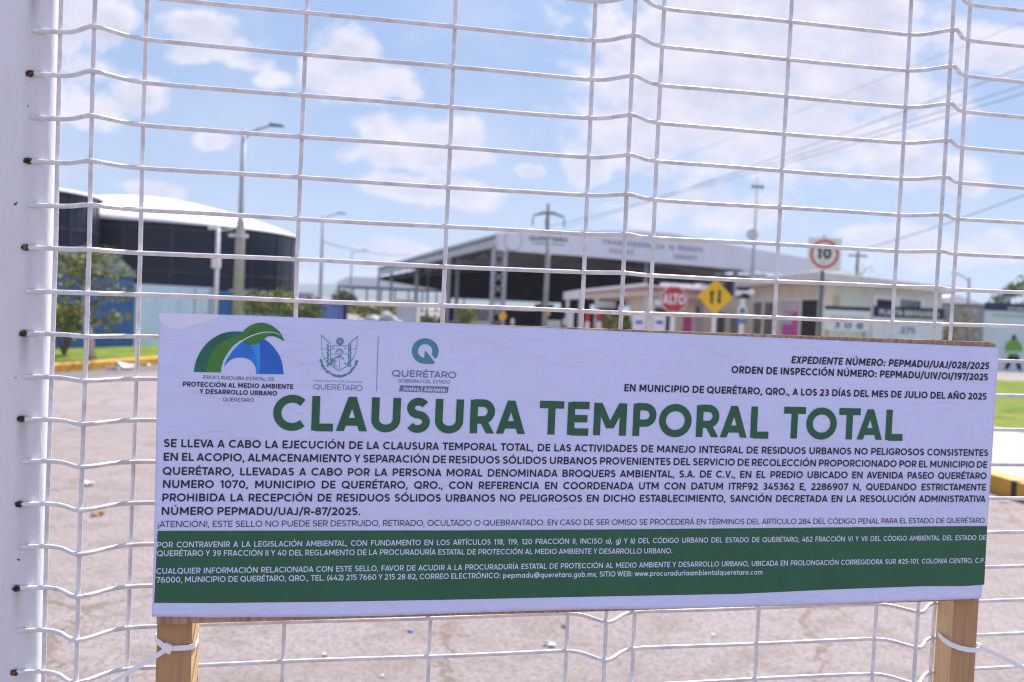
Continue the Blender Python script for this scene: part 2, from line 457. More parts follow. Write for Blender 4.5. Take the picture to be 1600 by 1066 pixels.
# ------------------------------------------------------------------ a geometric lettering face, drawn as strokes
def arc(cx, cy, rx, ry, a0, a1, n=None):
    n = n or max(4, int(abs(a1 - a0) / 15))
    return [(cx + rx * math.cos(R(a0 + (a1 - a0) * i / n)), cy + ry * math.sin(R(a0 + (a1 - a0) * i / n))) for i in range(n + 1)]
def glyph(ch, w):
    """-> (left bearing, width, right bearing, shapes); capital height is 1, stroke weight w"""
    h = w / 2
    out = []
    def st(*p, closed=False): out.append(('s', list(p), closed))
    def dg(x0, y0, x1, y1):
        ww = w * math.hypot(x1 - x0, y1 - y0) / abs(y1 - y0) * 0.98
        out.append(('p', [(x0 - ww / 2, y0), (x0 + ww / 2, y0), (x1 + ww / 2, y1), (x1 - ww / 2, y1)]))
    def dot(x, y, r): out.append(('p', [(x - r, y - r), (x + r, y - r), (x + r, y + r), (x - r, y + r)]))
    a = w * 0.56
    lb, rb = 0.085, 0.085
    T = 1 - h
    if ch == 'A':
        Wd = 0.76; lb = rb = 0.0
        dg(a, 0, Wd / 2, 1); dg(Wd - a, 0, Wd / 2, 1); st((0.2 * Wd, 0.27), (0.8 * Wd, 0.27))
    elif ch == 'B':
        Wd = 0.63; m = 0.53
        st((h, 0), (h, 1)); r1 = (T - m) / 2; r2 = (m - h) / 2
        st((h, T), (0.34, T), *arc(0.34, m + r1, Wd - 0.38 - h, r1, 90, -90)[1:], (h, m))
        st((h, m), (0.36, m), *arc(0.36, h + r2, Wd - 0.36 - h, r2, 90, -90)[1:], (h, h)); rb = 0.05
    elif ch in 'CG':
        Wd = 0.78; lb = 0.045
        if ch == 'C':
            st(*arc(0.44, 0.5, 0.44 - h, 0.5 - h, 46, 314, 20)); rb = 0.03
        else:
            st(*arc(0.44, 0.5, 0.44 - h, 0.5 - h, 46, 322, 20)); st((0.46, 0.47), (Wd - h, 0.47)); st((Wd - h, 0.47 + h), (Wd - h, 0.15)); rb = 0.07
    elif ch == 'D':
        Wd = 0.76; st((h, 0), (h, 1)); st((h, T), (0.32, T), *arc(0.32, 0.5, Wd - 0.32 - h, 0.5 - h, 90, -90)[1:], (h, h)); rb = 0.045
    elif ch in 'EFL':
        Wd = {'E': 0.55, 'F': 0.53, 'L': 0.51}[ch]; st((h, 0), (h, 1))
        if ch != 'L': st((h, T), (Wd, T)); st((h, 0.5), (Wd * 0.93, 0.5))
        if ch != 'F': st((h, h), (Wd, h))
        rb = 0.04
    elif ch == 'H': Wd = 0.70; st((h, 0), (h, 1)); st((Wd - h, 0), (Wd - h, 1)); st((h, 0.5), (Wd - h, 0.5))
    elif ch == 'I': Wd = w; st((h, 0), (h, 1))
    elif ch == 'J': Wd = 0.44; lb = 0.01; st((Wd - h, 1), (Wd - h, 0.28), *arc(Wd / 2 - 0.02, 0.28, Wd / 2 - h + 0.02, 0.28 - h, 0, -148)[1:])
    elif ch == 'K': Wd = 0.66; st((h, 0), (h, 1)); dg(h + w * 0.5, 0.33, Wd - a, 1); dg(Wd - a, 0, 0.36, 0.6); rb = 0
    elif ch == 'M': Wd = 0.86; st((h, 0), (h, 1)); st((Wd - h, 0), (Wd - h, 1)); dg(w * 0.62, 1, Wd / 2, 0.22); dg(Wd - w * 0.62, 1, Wd / 2, 0.22)
    elif ch == 'N': Wd = 0.73; st((h, 0), (h, 1)); st((Wd - h, 0), (Wd - h, 1)); dg(w * 0.6, 1, Wd - w * 0.6, 0)
    elif ch in 'OQ':
        Wd = 0.88; lb = rb = 0.045; st(*arc(Wd / 2, 0.5, Wd / 2 - h, 0.5 - h, 0, 360, 26)[:-1], closed=True)
        if ch == 'Q': dg(Wd * 0.92, -0.06, Wd * 0.60, 0.30)
    elif ch in 'PR':
        Wd = 0.62; m = 0.40; r1 = (T - m) / 2
        st((h, 0), (h, 1)); st((h, T), (0.32, T), *arc(0.32, m + r1, Wd - 0.32 - h, r1, 90, -90)[1:], (h, m)); rb = 0.03
        if ch == 'R': dg(Wd - a, 0, Wd * 0.52, m)
    elif ch == 'S':
        Wd = 0.60; lb = rb = 0.04; cx = Wd / 2; r1 = (T - 0.52) / 2; r2 = (0.52 - h) / 2; rx = Wd / 2 - h
        st(*arc(cx + 0.01, T - r1, rx - 0.02, r1, 32, 270, 14), *arc(cx, h + r2, rx, r2, 90, -150, 14)[1:])
    elif ch == 'T': Wd = 0.62; lb = rb = 0.015; st((0, T), (Wd, T)); st((Wd / 2, 0), (Wd / 2, 1 - w * 0.5))
    elif ch == 'U': Wd = 0.70; r = Wd / 2 - h; st((h, 1), (h, 0.36), *arc(Wd / 2, 0.36, r, 0.36 - h, 180, 360, 14)[1:], (Wd - h, 1))
    elif ch == 'V': Wd = 0.74; lb = rb = 0.0; dg(a, 1, Wd / 2, 0); dg(Wd - a, 1, Wd / 2, 0)
    elif ch == 'W': Wd = 1.08; lb = rb = 0; dg(a, 1, Wd * 0.29, 0); dg(Wd / 2, 1, Wd * 0.29, 0); dg(Wd / 2, 1, Wd * 0.71, 0); dg(Wd - a, 1, Wd * 0.71, 0)
    elif ch == 'X': Wd = 0.68; lb = rb = 0.01; dg(a * 1.1, 0, Wd - a * 1.1, 1); dg(a * 1.1, 1, Wd - a * 1.1, 0)
    elif ch == 'Y': Wd = 0.68; lb = rb = 0; dg(a * 1.1, 1, Wd / 2, 0.40); dg(Wd - a * 1.1, 1, Wd / 2, 0.40); st((Wd / 2, 0), (Wd / 2, 0.46))
    elif ch == 'Z': Wd = 0.62; lb = rb = 0.04; st((0.02, T), (Wd - 0.02, T)); st((0, h), (Wd, h)); dg(a * 1.2, h, Wd - a * 1.2, T)
    elif ch == '0': Wd = 0.66; lb = rb = 0.05; st(*arc(Wd / 2, 0.5, Wd / 2 - h, 0.5 - h, 0, 360, 22)[:-1], closed=True)
    elif ch == '1': Wd = 0.34; lb = 0.03; st((Wd - h, 0), (Wd - h, 1)); dg(a, 0.76, Wd - w * 0.7, 1); rb = 0.08
    elif ch == '2':
        Wd = 0.60; lb = rb = 0.04; rx = Wd / 2 - h - 0.02; ry = (0.62 - w) / 2 + 0.03; cy = T - ry
        st(*arc(Wd / 2 - 0.01, cy, rx, ry, 160, -32, 12), (h * 1.3, h)); st((0, h), (Wd, h))
    elif ch == '3':
        Wd = 0.58; lb = rb = 0.04; cx = Wd / 2 - 0.01; r1 = (T - 0.53) / 2; r2 = (0.53 - h) / 2
        st(*arc(cx, T - r1, Wd / 2 - h - 0.03, r1, 145, -90, 12), (cx - 0.08, 0.53)); st((cx - 0.08, 0.53), *arc(cx, h + r2, Wd / 2 - h, r2, 90, -145, 12))
    elif ch == '4': Wd = 0.66; lb = rb = 0.03; dg(a * 1.2, 0.26, Wd * 0.62, 1); st((0.01, 0.26), (Wd, 0.26)); st((Wd * 0.72, 0), (Wd * 0.72, 0.55))
    elif ch == '5':
        Wd = 0.58; lb = rb = 0.045; ry = 0.31 - h * 0.9; st((Wd - 0.06, T), (0.12, T), (0.10, h + 2 * ry)); st((0.10, h + 2 * ry - 0.005), (Wd * 0.45, h + 2 * ry), *arc(Wd * 0.45, h + ry, Wd * 0.55 - h, ry, 90, -135, 14)[1:])
    elif ch in '69':
        Wd = 0.64; lb = rb = 0.045; ry = 0.33 - h
        pts = arc(Wd / 2, h + ry, Wd / 2 - h, ry, 0, 360, 18)[:-1]
        tail = [(Wd * 0.74, T - 0.01), (Wd * 0.60, T), *arc(Wd * 0.60, 0.40, Wd * 0.60 - h, T - 0.40, 100, 180, 8)]
        if ch == '9': pts = [(Wd - x, 1 - y) for x, y in pts]; tail = [(Wd - x, 1 - y) for x, y in tail]
        st(*pts, closed=True); st(*tail)
    elif ch == '7': Wd = 0.60; lb = rb = 0.03; st((0, T), (Wd, T)); dg(Wd * 0.32, 0, Wd - a * 1.1, T)
    elif ch == '8':
        Wd = 0.62; lb = rb = 0.045; r1 = (T - 0.53) / 2; r2 = (0.53 - h) / 2
        st(*arc(Wd / 2, T - r1, Wd / 2 - h - 0.03, r1, 0, 360, 16)[:-1], closed=True); st(*arc(Wd / 2, h + r2, Wd / 2 - h, r2, 0, 360, 18)[:-1], closed=True)
    elif ch in 'abcdegopq@':
        X = 0.70; Wd = 0.60; lb = rb = 0.06; by = X / 2
        if ch == '@':
            Wd = 0.98; st(*arc(0.48, 0.42, 0.20, 0.22, 0, 360, 14)[:-1], closed=True); st((0.68, 0.64), (0.68, 0.28), *arc(0.79, 0.30, 0.11, 0.10, 180, 360, 6)[1:], *arc(0.49, 0.42, 0.41, 0.50, 0, 300, 20))
        elif ch == 'c': Wd = 0.54; st(*arc(0.30, by, 0.30 - h, by - h, 48, 312, 16))
        elif ch == 'e': st((h, by), (Wd - h * 1.2, by)); st(*arc(Wd / 2, by, Wd / 2 - h, by - h, 0, 315, 18))
        else:
            st(*arc(Wd / 2, by, Wd / 2 - h, by - h, 0, 360, 18)[:-1], closed=True)
            if ch == 'a': st((Wd - h, 0), (Wd - h, X))
            if ch == 'd': st((Wd - h, 0), (Wd - h, 1.03))
            if ch == 'b': st((h, 0), (h, 1.03))
            if ch == 'p': st((h, -0.27), (h, X))
            if ch == 'q': st((Wd - h, -0.27), (Wd - h, X))
            if ch == 'g': st((Wd - h, X), (Wd - h, -0.02), *arc(Wd / 2, -0.02, Wd / 2 - h, 0.22, 0, -150)[1:])
    elif ch == 'i': Wd = w; st((h, 0), (h, 0.70)); dot(h, 0.90, w * 0.6)
    elif ch == 'l': Wd = w; st((h, 0), (h, 1.03))
    elif ch == 'k': Wd = 0.52; st((h, 0), (h, 1.03)); dg(h + w * 0.5, 0.24, Wd - a, 0.70); dg(Wd - a, 0, 0.28, 0.42); rb = 0
    elif ch in 'nu':
        Wd = 0.54; r = Wd / 2 - h
        if ch == 'n': st((h, 0), (h, 0.70)); st((h, 0.40), *arc(Wd / 2, 0.40, r, 0.30 - h, 180, 0, 10)[1:], (Wd - h, 0))
        else: st((Wd - h, 0), (Wd - h, 0.70)); st((h, 0.70), (h, 0.30), *arc(Wd / 2, 0.30, r, 0.30 - h, 180, 360, 10)[1:])
    elif ch == 'm':
        Wd = 0.88; r = (Wd - w) / 4; st((h, 0), (h, 0.70))
        st((h, 0.42), *arc(h + r, 0.42, r, 0.28 - h, 180, 0, 8)[1:], (h + 2 * r, 0)); st((h + 2 * r, 0.42), *arc(h + 3 * r, 0.42, r, 0.28 - h, 180, 0, 8)[1:], (Wd - h, 0))
    elif ch == 'r': Wd = 0.34; st((h, 0), (h, 0.70)); st((h, 0.40), *arc(0.34, 0.36, 0.34 - h, 0.34 - h, 180, 88, 6)[1:]); rb = 0.02
    elif ch == 's':
        Wd = 0.44; lb = rb = 0.05; cx = Wd / 2; r1 = (0.70 - h - 0.36) / 2; r2 = (0.36 - h) / 2; rx = Wd / 2 - h
        st(*arc(cx, 0.70 - h - r1, rx, r1, 32, 270, 10), *arc(cx, h + r2, rx, r2, 90, -150, 10)[1:])
    elif ch == 't': Wd = 0.36; lb = 0.02; st((0.13, 0.92), (0.13, 0.18), *arc(0.27, 0.18, 0.14, 0.18 - h, 180, 290, 5)[1:]); st((0, 0.70 - h), (Wd, 0.70 - h)); rb = 0.03
    elif ch == 'w': Wd = 0.82; lb = rb = 0.01; dg(a, 0.70, Wd * 0.28, 0); dg(Wd / 2, 0.70, Wd * 0.28, 0); dg(Wd / 2, 0.70, Wd * 0.72, 0); dg(Wd - a, 0.70, Wd * 0.72, 0)
    elif ch == 'x': Wd = 0.52; lb = rb = 0.02; dg(a, 0, Wd - a, 0.70); dg(a, 0.70, Wd - a, 0)
    elif ch == '.': Wd = w * 1.15; dot(Wd / 2, w * 0.57, w * 0.57); lb = rb = 0.06
    elif ch == ',': Wd = w * 1.15; dg(w * 0.2, -0.16, w * 0.6, w); lb = rb = 0.06
    elif ch == ':': Wd = w * 1.15; dot(Wd / 2, w * 0.57, w * 0.57); dot(Wd / 2, 0.58, w * 0.57)
    elif ch == ';': Wd = w * 1.15; dg(w * 0.2, -0.16, w * 0.6, w); dot(Wd / 2, 0.58, w * 0.57)
    elif ch == '!': Wd = w; st((h, 0.30), (h, 1)); dot(h, w * 0.57, w * 0.57)
    elif ch == '¡': Wd = w; st((h, -0.28), (h, 0.42)); dot(h, 0.68, w * 0.57)
    elif ch == '/': Wd = 0.50; lb = rb = -0.02; dg(a, -0.14, Wd - a, 1.06)
    elif ch == '-': Wd = 0.34; st((0, 0.37), (Wd, 0.37)); lb = rb = 0.05
    elif ch == '(': Wd = 0.26; st(*arc(0.62, 0.45, 0.62 - h, 0.72, 128, 232, 8)); lb, rb = 0.06, 0.0
    elif ch == ')': Wd = 0.26; st(*arc(-0.36, 0.45, 0.62 - h, 0.72, -52, 52, 8)); lb, rb = 0.0, 0.06
    elif ch == '#': Wd = 0.70; dg(0.17, 0, 0.28, 1); dg(0.43, 0, 0.54, 1); st((0.02, 0.34), (0.66, 0.34)); st((0.05, 0.66), (0.69, 0.66)); lb = rb = 0.03
    else: Wd = 0.4
    return lb, Wd, rb, out
SPACE = 0.30
KERN = {('L', 'A'): 0.02, ('T', 'A'): -0.10, ('A', 'T'): -0.08, ('V', 'A'): -0.10, ('A', 'V'): -0.10, ('L', 'T'): -0.12, ('P', 'A'): -0.07, ('A', 'Y'): -0.08, ('R', 'T'): -0.03, ('T', 'O'): -0.03, ('L', 'Y'): -0.1, ('7', '/'): -0.1}
def layout(text, w, track=0.0, space_w=None):
    """-> shapes placed along x in capital heights, total width"""
    x = 0.0; res = []; prev = None
    for ch0 in text:
        if ch0 == ' ':
            x += SPACE if space_w is None else space_w; prev = None
            continue
        dec = unicodedata.normalize('NFD', ch0)
        ch = dec[0]
        lb, Wd, rb, sh = glyph(ch, w)
        x += KERN.get((prev, ch), 0)
        if prev is None and not res: lb = 0
        ox = x + lb
        for s_ in sh: res.append((s_[0], [(px + ox, py) for px, py in s_[1]], s_[2] if s_[0] == 's' else True))
        if len(dec) > 1:
            c = ox + Wd / 2
            top = 1.0 if ch.isupper() else 0.72
            aw = w * 0.9
            if dec[1] == '\u0301':
                res.append(('p', [(c - 0.07, top + 0.09), (c - 0.07 + aw, top + 0.09), (c + 0.10 + aw * 0.7, top + 0.28), (c + 0.10 - aw * 0.4, top + 0.28)], True))
            else:
                t = [(c - 0.20 + 0.40 * i / 10, top + 0.16 + 0.04 * math.sin(2 * math.pi * i / 10)) for i in range(11)]
                res.append(('s', t, False, w * 0.8))
        x += lb + Wd + rb + track
        prev = ch
        last_rb = rb + track
    return res, x - (last_rb if res else 0)
def thick(pts, w, closed):
    """mitred strip along a polyline -> verts, quads"""
    n = len(pts); L_, Rr = [], []
    for i in range(n):
        if closed: p0, p1, p2 = pts[i - 1], pts[i], pts[(i + 1) % n]
        else: p0, p1, p2 = pts[max(i - 1, 0)], pts[i], pts[min(i + 1, n - 1)]
        def nn(a, b):
            dx, dy = b[0] - a[0], b[1] - a[1]; l = math.hypot(dx, dy) or 1e-9
            return (-dy / l, dx / l)
        if not closed and i == 0: m = nn(p1, p2); k = 1
        elif not closed and i == n - 1: m = nn(p0, p1); k = 1
        else:
            a, b = nn(p0, p1), nn(p1, p2)
            mx, my = a[0] + b[0], a[1] + b[1]; l = math.hypot(mx, my) or 1e-9
            m = (mx / l, my / l); k = 1 / max(0.5, m[0] * a[0] + m[1] * a[1])
        L_.append((p1[0] + m[0] * w / 2 * k, p1[1] + m[1] * w / 2 * k)); Rr.append((p1[0] - m[0] * w / 2 * k, p1[1] - m[1] * w / 2 * k))
    vs = L_ + Rr
    r = range(n) if closed else range(n - 1)
    return vs, [(i, n + i, n + (i + 1) % n, (i + 1) % n) for i in r]
def shapes_to(mb, shapes, w, fn, xs=1.0):
    """fn(x, y, k) -> 3-D point; k counts the strokes so that crossing strokes never share a plane"""
    for k, s_ in enumerate(shapes):
        P_ = [(x * xs, y) for x, y in s_[1]]
        if s_[0] == 's':
            vs, fs = thick(P_, s_[3] if len(s_) > 3 else w, s_[2])
        else:
            vs = P_; fs = [tuple(range(len(vs)))]
        mb.add([fn(x, y, k % 5) for x, y in vs], fs)
def text_on(name, text, m, o, right, up, height, width=None, w=0.16, parent=None, center=True, shear=0.0):
    """lettering on any flat board: o = middle (or left end) of the baseline"""
    right = Vector(right).normalized(); up = Vector(up).normalized(); nrm = right.cross(up)
    sh, tot = layout(text, w)
    sx = height if width is None else width / tot
    x0 = -tot * sx / 2 if center else 0
    mb = MB(); mb.recalc = False
    shapes_to(mb, sh, w, lambda x, y, k: Vector(o) + right * (x0 + x * sx + shear * y * height) + up * y * height + nrm * (0.004 + 0.0004 * k))
    return mb.build(name, m, parent)

# ------------------------------------------------------------------ ground and far setting
def plane_sheet(name, pts, z, m, kind='structure'):
    mb = MB(); mb.recalc = False
    pts = [Vector((p[0], p[1], z)) for p in pts]
    tri = tessellate_polygon([pts])
    fs = []
    for a, b, c in tri:
        if (pts[b] - pts[a]).cross(pts[c] - pts[a]).z < 0: a, c = c, a
        fs.append((a, b, c))
    mb.add(pts, fs)
    o = mb.build(name, m, origin=(0, 0, 0))
    o['kind'] = kind
    return o

def ground_mat():
    m = bpy.data.materials.new('dusty_cracked_concrete'); m.use_nodes = True
    nt = m.node_tree; N, L = nt.nodes, nt.links
    bs = N['Principled BSDF']; bs.inputs['Roughness'].default_value = 0.9
    tc = N.new('ShaderNodeTexCoord')
    def nz(scale, detail=6, rough=0.6, vec=None):
        n = N.new('ShaderNodeTexNoise'); n.inputs['Scale'].default_value = scale; n.inputs['Detail'].default_value = detail; n.inputs['Roughness'].default_value = rough
        L.new(vec or tc.outputs['Object'], n.inputs['Vector']); return n
    def mr(v, a, b, c=0.0, d=1.0):
        n = N.new('ShaderNodeMapRange'); n.interpolation_type = 'SMOOTHSTEP'
        n.inputs['From Min'].default_value = a; n.inputs['From Max'].default_value = b; n.inputs['To Min'].default_value = c; n.inputs['To Max'].default_value = d
        L.new(v, n.inputs['Value']); return n.outputs[0]
    def mix(f, a, b):
        n = N.new('ShaderNodeMix'); n.data_type = 'RGBA'; L.new(f, n.inputs[0])
        for i, x in ((6, a), (7, b)):
            if isinstance(x, tuple): n.inputs[i].default_value = x
            else: L.new(x, n.inputs[i])
        return n.outputs[2]
    big, mid, fine = nz(0.35, 5), nz(3.0, 8, 0.7), nz(38, 6, 0.8)
    c = mix(mr(big.outputs[0], 0.35, 0.65), (0.328, 0.277, 0.277, 1), (0.285, 0.234, 0.228, 1))
    c = mix(mr(mid.outputs[0], 0.46, 0.66, 0, 0.65), c, (0.20, 0.155, 0.13, 1))
    c = mix(mr(fine.outputs[0], 0.47, 0.62, 0, 0.8), c, (0.14, 0.112, 0.10, 1))
    c = mix(mr(fine.outputs[0], 0.46, 0.34, 0, 0.55), c, (0.42, 0.375, 0.38, 1))
    grit = nz(14, 5, 0.75)
    c = mix(mr(grit.outputs[0], 0.50, 0.68, 0, 0.55), c, (0.155, 0.118, 0.10, 1))
    peb = N.new('ShaderNodeTexVoronoi'); peb.inputs['Scale'].default_value = 28
    L.new(tc.outputs['Object'], peb.inputs['Vector'])
    c = mix(mr(peb.outputs['Distance'], 0.14, 0.05), c, (0.115, 0.085, 0.07, 1))
    # broad tyre-swept streaks of dust
    mp = N.new('ShaderNodeMapping'); mp.inputs['Scale'].default_value = (0.25, 2.2, 1); mp.inputs['Rotation'].default_value = (0, 0, 0.25)
    L.new(tc.outputs['Object'], mp.inputs[0])
    strk = nz(1.6, 6, 0.65, mp.outputs[0])
    c = mix(mr(strk.outputs[0], 0.5, 0.7, 0, 0.42), c, (0.205, 0.165, 0.145, 1))
    # cracks
    wob = N.new('ShaderNodeMix'); wob.data_type = 'VECTOR'; wob.inputs[0].default_value = 0.35
    L.new(tc.outputs['Object'], wob.inputs[4]); L.new(mid.outputs[1], wob.inputs[5])
    ck = N.new('ShaderNodeTexVoronoi'); ck.feature = 'DISTANCE_TO_EDGE'; ck.inputs['Scale'].default_value = 0.75
    L.new(wob.outputs[1], ck.inputs['Vector'])
    crack = mr(ck.outputs['Distance'], 0.010, 0.003, 0, 0.65)
    br = N.new('ShaderNodeMath'); br.operation = 'MULTIPLY'
    L.new(crack, br.inputs[0]); L.new(mr(nz(0.9, 4).outputs[0], 0.38, 0.50), br.inputs[1])
    c = mix(br.outputs[0], c, (0.16, 0.105, 0.07, 1))
    L.new(c, bs.inputs['Base Color'])
    hs = N.new('ShaderNodeMath'); hs.operation = 'MULTIPLY_ADD'; hs.inputs[1].default_value = -1.2
    L.new(br.outputs[0], hs.inputs[0]); L.new(fine.outputs[0], hs.inputs[2])
    b = N.new('ShaderNodeBump'); b.inputs['Strength'].default_value = 0.5; b.inputs['Distance'].default_value = 0.02
    L.new(hs.outputs[0], b.inputs['Height']); L.new(b.outputs[0], bs.inputs['Normal'])
    return m
M_GROUND = ground_mat()
M_ASPH = mat('worn_asphalt', (0.17, 0.15, 0.15), 0.9, 0.35, 3, 0.4, 60)
M_GRASS = mat('mown_grass', (0.21, 0.225, 0.035), 0.95, 0, 2.2, 1.0, 45, col2=(0.075, 0.14, 0.018), lo=.36, hi=.64, spec=.1)
M_PATH = mat('pale_concrete_path', (0.40, 0.36, 0.36), 0.85, 0.2, 4, 0.2, 60)
M_HILL = mat('scrub_hillside', (0.085, 0.10, 0.06), 1.0, 0.4, 0.01)
def build_ground():
    mb = MB(); mb.recalc = False
    mb.add([(-6000, -300, 0), (6000, -300, 0), (6000, 6000, 0), (-6000, 6000, 0)], [(0, 1, 2, 3)])
    o = mb.build('ground', M_GROUND, origin=(0, 0, 0)); o['kind'] = 'structure'
    # distant hills, one ridge
    mb = MB()
    n = 90; rows = []
    for j, (Y, k) in enumerate(((2500, 0.0), (2750, 0.75), (3000, 1.0), (3400, 0.3))):
        row = []
        for i in range(n + 1):
            x = -2600 + 5200 * i / n
            hgt = 30 + 40 * (mnoise.noise(Vector((x / 520, 3.3, 0))) + 0.5 * mnoise.noise(Vector((x / 190, 8.1, 0))))
            row.append(Vector((x, Y, max(3, hgt) * k - 0.5 + (6 * mnoise.noise(Vector((x / 130, Y / 130, 0))) if 0 < k < 1 else 0))))
        rows.append(row)
    mb.add([v for r in rows for v in r], [(j * (n + 1) + i, j * (n + 1) + i + 1, (j + 1) * (n + 1) + i + 1, (j + 1) * (n + 1) + i) for j in range(3) for i in range(n)])
    o = mb.build('hills', M_HILL, smooth=True, origin=(0, 0, 0)); o['kind'] = 'structure'
build_ground()

# left verge: kerb, grass
KA, KB = G(20, 588), G(700, 534)
kd = (KB - KA); kd.z = 0; kd.normalize(); kn = Vector((-kd.y, kd.x, 0))
M_KERB = mat('worn_yellow_kerb_paint', (0.60, 0.32, 0.035), 0.7, 0, 3, 0.3, 40, col2=(0.42, 0.20, 0.03), lo=0.45, hi=0.7)
M_KERBB = mat('black_kerb_paint', (0.03, 0.028, 0.028), 0.7, 0.3, 8, 0.2, 40)
def kerb_left():
    mb = MB()
    A, B = KA - kd * 6, KB
    mb.wall(A, B, -0.05, 0.15, 0.22)
    o = mb.build('kerb', M_KERB, bevel=0.02); o['kind'] = 'structure'
    g0 = A + kn * 0.22
    plane_sheet('lawn_verge', [A + kn * 0.22, B + kn * 0.22, B + kn * 9, A + kn * 9], 0.13, M_GRASS)
    plane_sheet('gutter_strip', [A - kn * 0.9, B - kn * 0.9, B, A], 0.004, M_ASPH)
kerb_left()
# right verge: lawn, path, kerb
def verge_right():
    a, b = G(1545, 768, 0), G(1602, 786, 0)
    L_ = (a - b).length
    d = (a - b); d.z = 0; d.normalize(); n = Vector((d.y, -d.x, 0))
    A, B = a + d * 15, b - d * 7
    mb = MB()
    segs = [(-15, .60 * L_, 0), (.60 * L_, .76 * L_, 1), (.76 * L_, 2.2, 0), (2.2, 2.6, 1), (2.6, 7.5, 0)]
    for s0, s1, k in segs:
        mb.cur = k
        p, q = a - d * s0, a - d * s1
        mb.hexa([p + Vector((0, 0, -.05)), q + Vector((0, 0, -.05)), q + n * 0.2 + Vector((0, 0, -.05)), p + n * 0.2 + Vector((0, 0, -.05))],
                [p + Vector((0, 0, .16)), q + Vector((0, 0, .16)), q + n * 0.2 + Vector((0, 0, .16)), p + n * 0.2 + Vector((0, 0, .16))])
    o = mb.build('kerb', [M_KERB, M_KERBB]); o['kind'] = 'structure'
    t = n * 0.2
    plane_sheet('footpath', [A + t, B + t, B + n * 2.7, A + n * 2.7], 0.15, M_PATH)
    plane_sheet('lawn', [A + n * 2.7, B + n * 2.7, B + n * 13.2, A + n * 13.2], 0.146, M_GRASS)
    plane_sheet('far_footpath', [A + n * 13.2, B + n * 13.2, B + n * 18, A + n * 18], 0.15, M_PATH)
verge_right()

# ------------------------------------------------------------------ vegetation
LEAF_A = mat('leaf_light', (0.27, 0.27, 0.06), 0.7)
LEAF_B = mat('leaf_dark', (0.10, 0.135, 0.035), 0.7)
M_BARK = mat('bark', (0.16, 0.12, 0.09), 0.95, 0.4, 12, 0.6, 40)
M_LIME = mat('limewashed_trunk', (0.52, 0.47, 0.43), 0.9, 0.3, 10, 0.3, 40)
def leafcloud(mb, c, r, n, size, r_=None):
    rr = r_ or rnd
    for _ in range(n):
        while True:
            p = Vector((rr.uniform(-1, 1), rr.uniform(-1, 1), rr.uniform(-1, 1)))
            if p.length < 1: break
        p = Vector((c[0] + p.x * r[0], c[1] + p.y * r[1], c[2] + p.z * r[2]))
        q = Euler((rr.uniform(0, 6.3), rr.uniform(0, 6.3), rr.uniform(0, 6.3))).to_matrix()
        s_ = size * rr.uniform(0.6, 1.3)
        mb.cur = 0 if rr.random() < 0.55 else 1
        mb.add([p + q @ Vector(v) for v in ((-s_ * .35, 0, 0), (0, -s_, 0), (s_ * .35, 0, 0), (0, s_, 0))], [(0, 1, 2, 3)])
    mb.cur = 0
def tree(name, base, height, crown_r, label, cat='tree', leaf=0.09, n=1400, trunk_r=0.09, trunk_mat=None, limb_n=9, z0=0.35, group=None, sparse=0.35, seed=1, la=LEAF_A, lb=LEAF_B):
    rr = random.Random(seed)
    base = Vector(base)
    e = empty(name, base, label, cat, group)
    tm = MB(); cm = MB(); cm.recalc = False
    top = base + Vector((rr.uniform(-.1, .1) * height, 0, height * 0.86))
    mid = base.lerp(top, 0.5) + Vector((rr.uniform(-.05, .05) * height, 0, 0))
    tm.tube([base, base.lerp(mid, .5) + Vector((.01, 0, 0)), mid, top], [trunk_r, trunk_r * .8, trunk_r * .6, trunk_r * .15], 8)
    lm = MB()
    per = n // (limb_n + 1)
    for i in range(limb_n):
        t = z0 + (0.95 - z0) * i / max(1, limb_n - 1)
        p = (base.lerp(mid, t * 2) if t < .5 else mid.lerp(top, t * 2 - 1))
        an = i * 2.4 + rr.uniform(-.4, .4)
        ln = crown_r * rr.uniform(0.65, 1.1) * (1 - 0.45 * max(0, t - 0.55) / .45)
        tip = p + Vector((math.cos(an) * ln, math.sin(an) * ln, height * rr.uniform(0.06, 0.2)))
        lm.tube([p, p.lerp(tip, .5) + Vector((0, 0, height * .02)), tip], [trunk_r * .4, trunk_r * .22, trunk_r * .06], 5)
        for k in (0.5, 0.8, 1.05):
            c = p.lerp(tip, k)
            leafcloud(cm, c, (crown_r * sparse, crown_r * sparse, height * sparse * .3), per // 3, leaf, rr)
    leafcloud(cm, top, (crown_r * sparse, crown_r * sparse, height * .1), per, leaf, rr)
    tm.build('trunk', trunk_mat or M_BARK, e, smooth=True)
    lm.build('branches', M_BARK, e, smooth=True)
    cm.build('crown', [la, lb], e)
    return e
tree('young_tree', G(142, 563, .13), 2.25, 0.85, 'young roadside tree with limewashed trunk in front of the blue corrugated wall', n=850, leaf=.07, trunk_mat=M_LIME, trunk_r=.11, seed=4, sparse=.30, z0=.34, limb_n=12)
def bush(base, r, h, label, n=700, leaf=.1, seed=2, group=None, la=LEAF_A, lb=LEAF_B, name='bush'):
    rr = random.Random(seed); base = Vector(base)
    e = empty(name, base, label, 'bush', group)
    sm = MB(); cm = MB(); cm.recalc = False
    for i in range(6):
        a = i * 1.05 + rr.random(); t = base + Vector((math.cos(a) * r * .6, math.sin(a) * r * .4, h * rr.uniform(.5, .9)))
        sm.tube([base, base.lerp(t, .5) + Vector((0, 0, .05)), t], [.03, .02, .008], 5)
        leafcloud(cm, t, (r * .5, r * .4, h * .3), n // 6, leaf, rr)
    sm.build('stems', M_BARK, e); cm.build('foliage', [la, lb], e)
bush(G(100, 556, .13), .55, 1.0, 'low leafy bush at the foot of the limewashed young tree', 500, .08, 5)
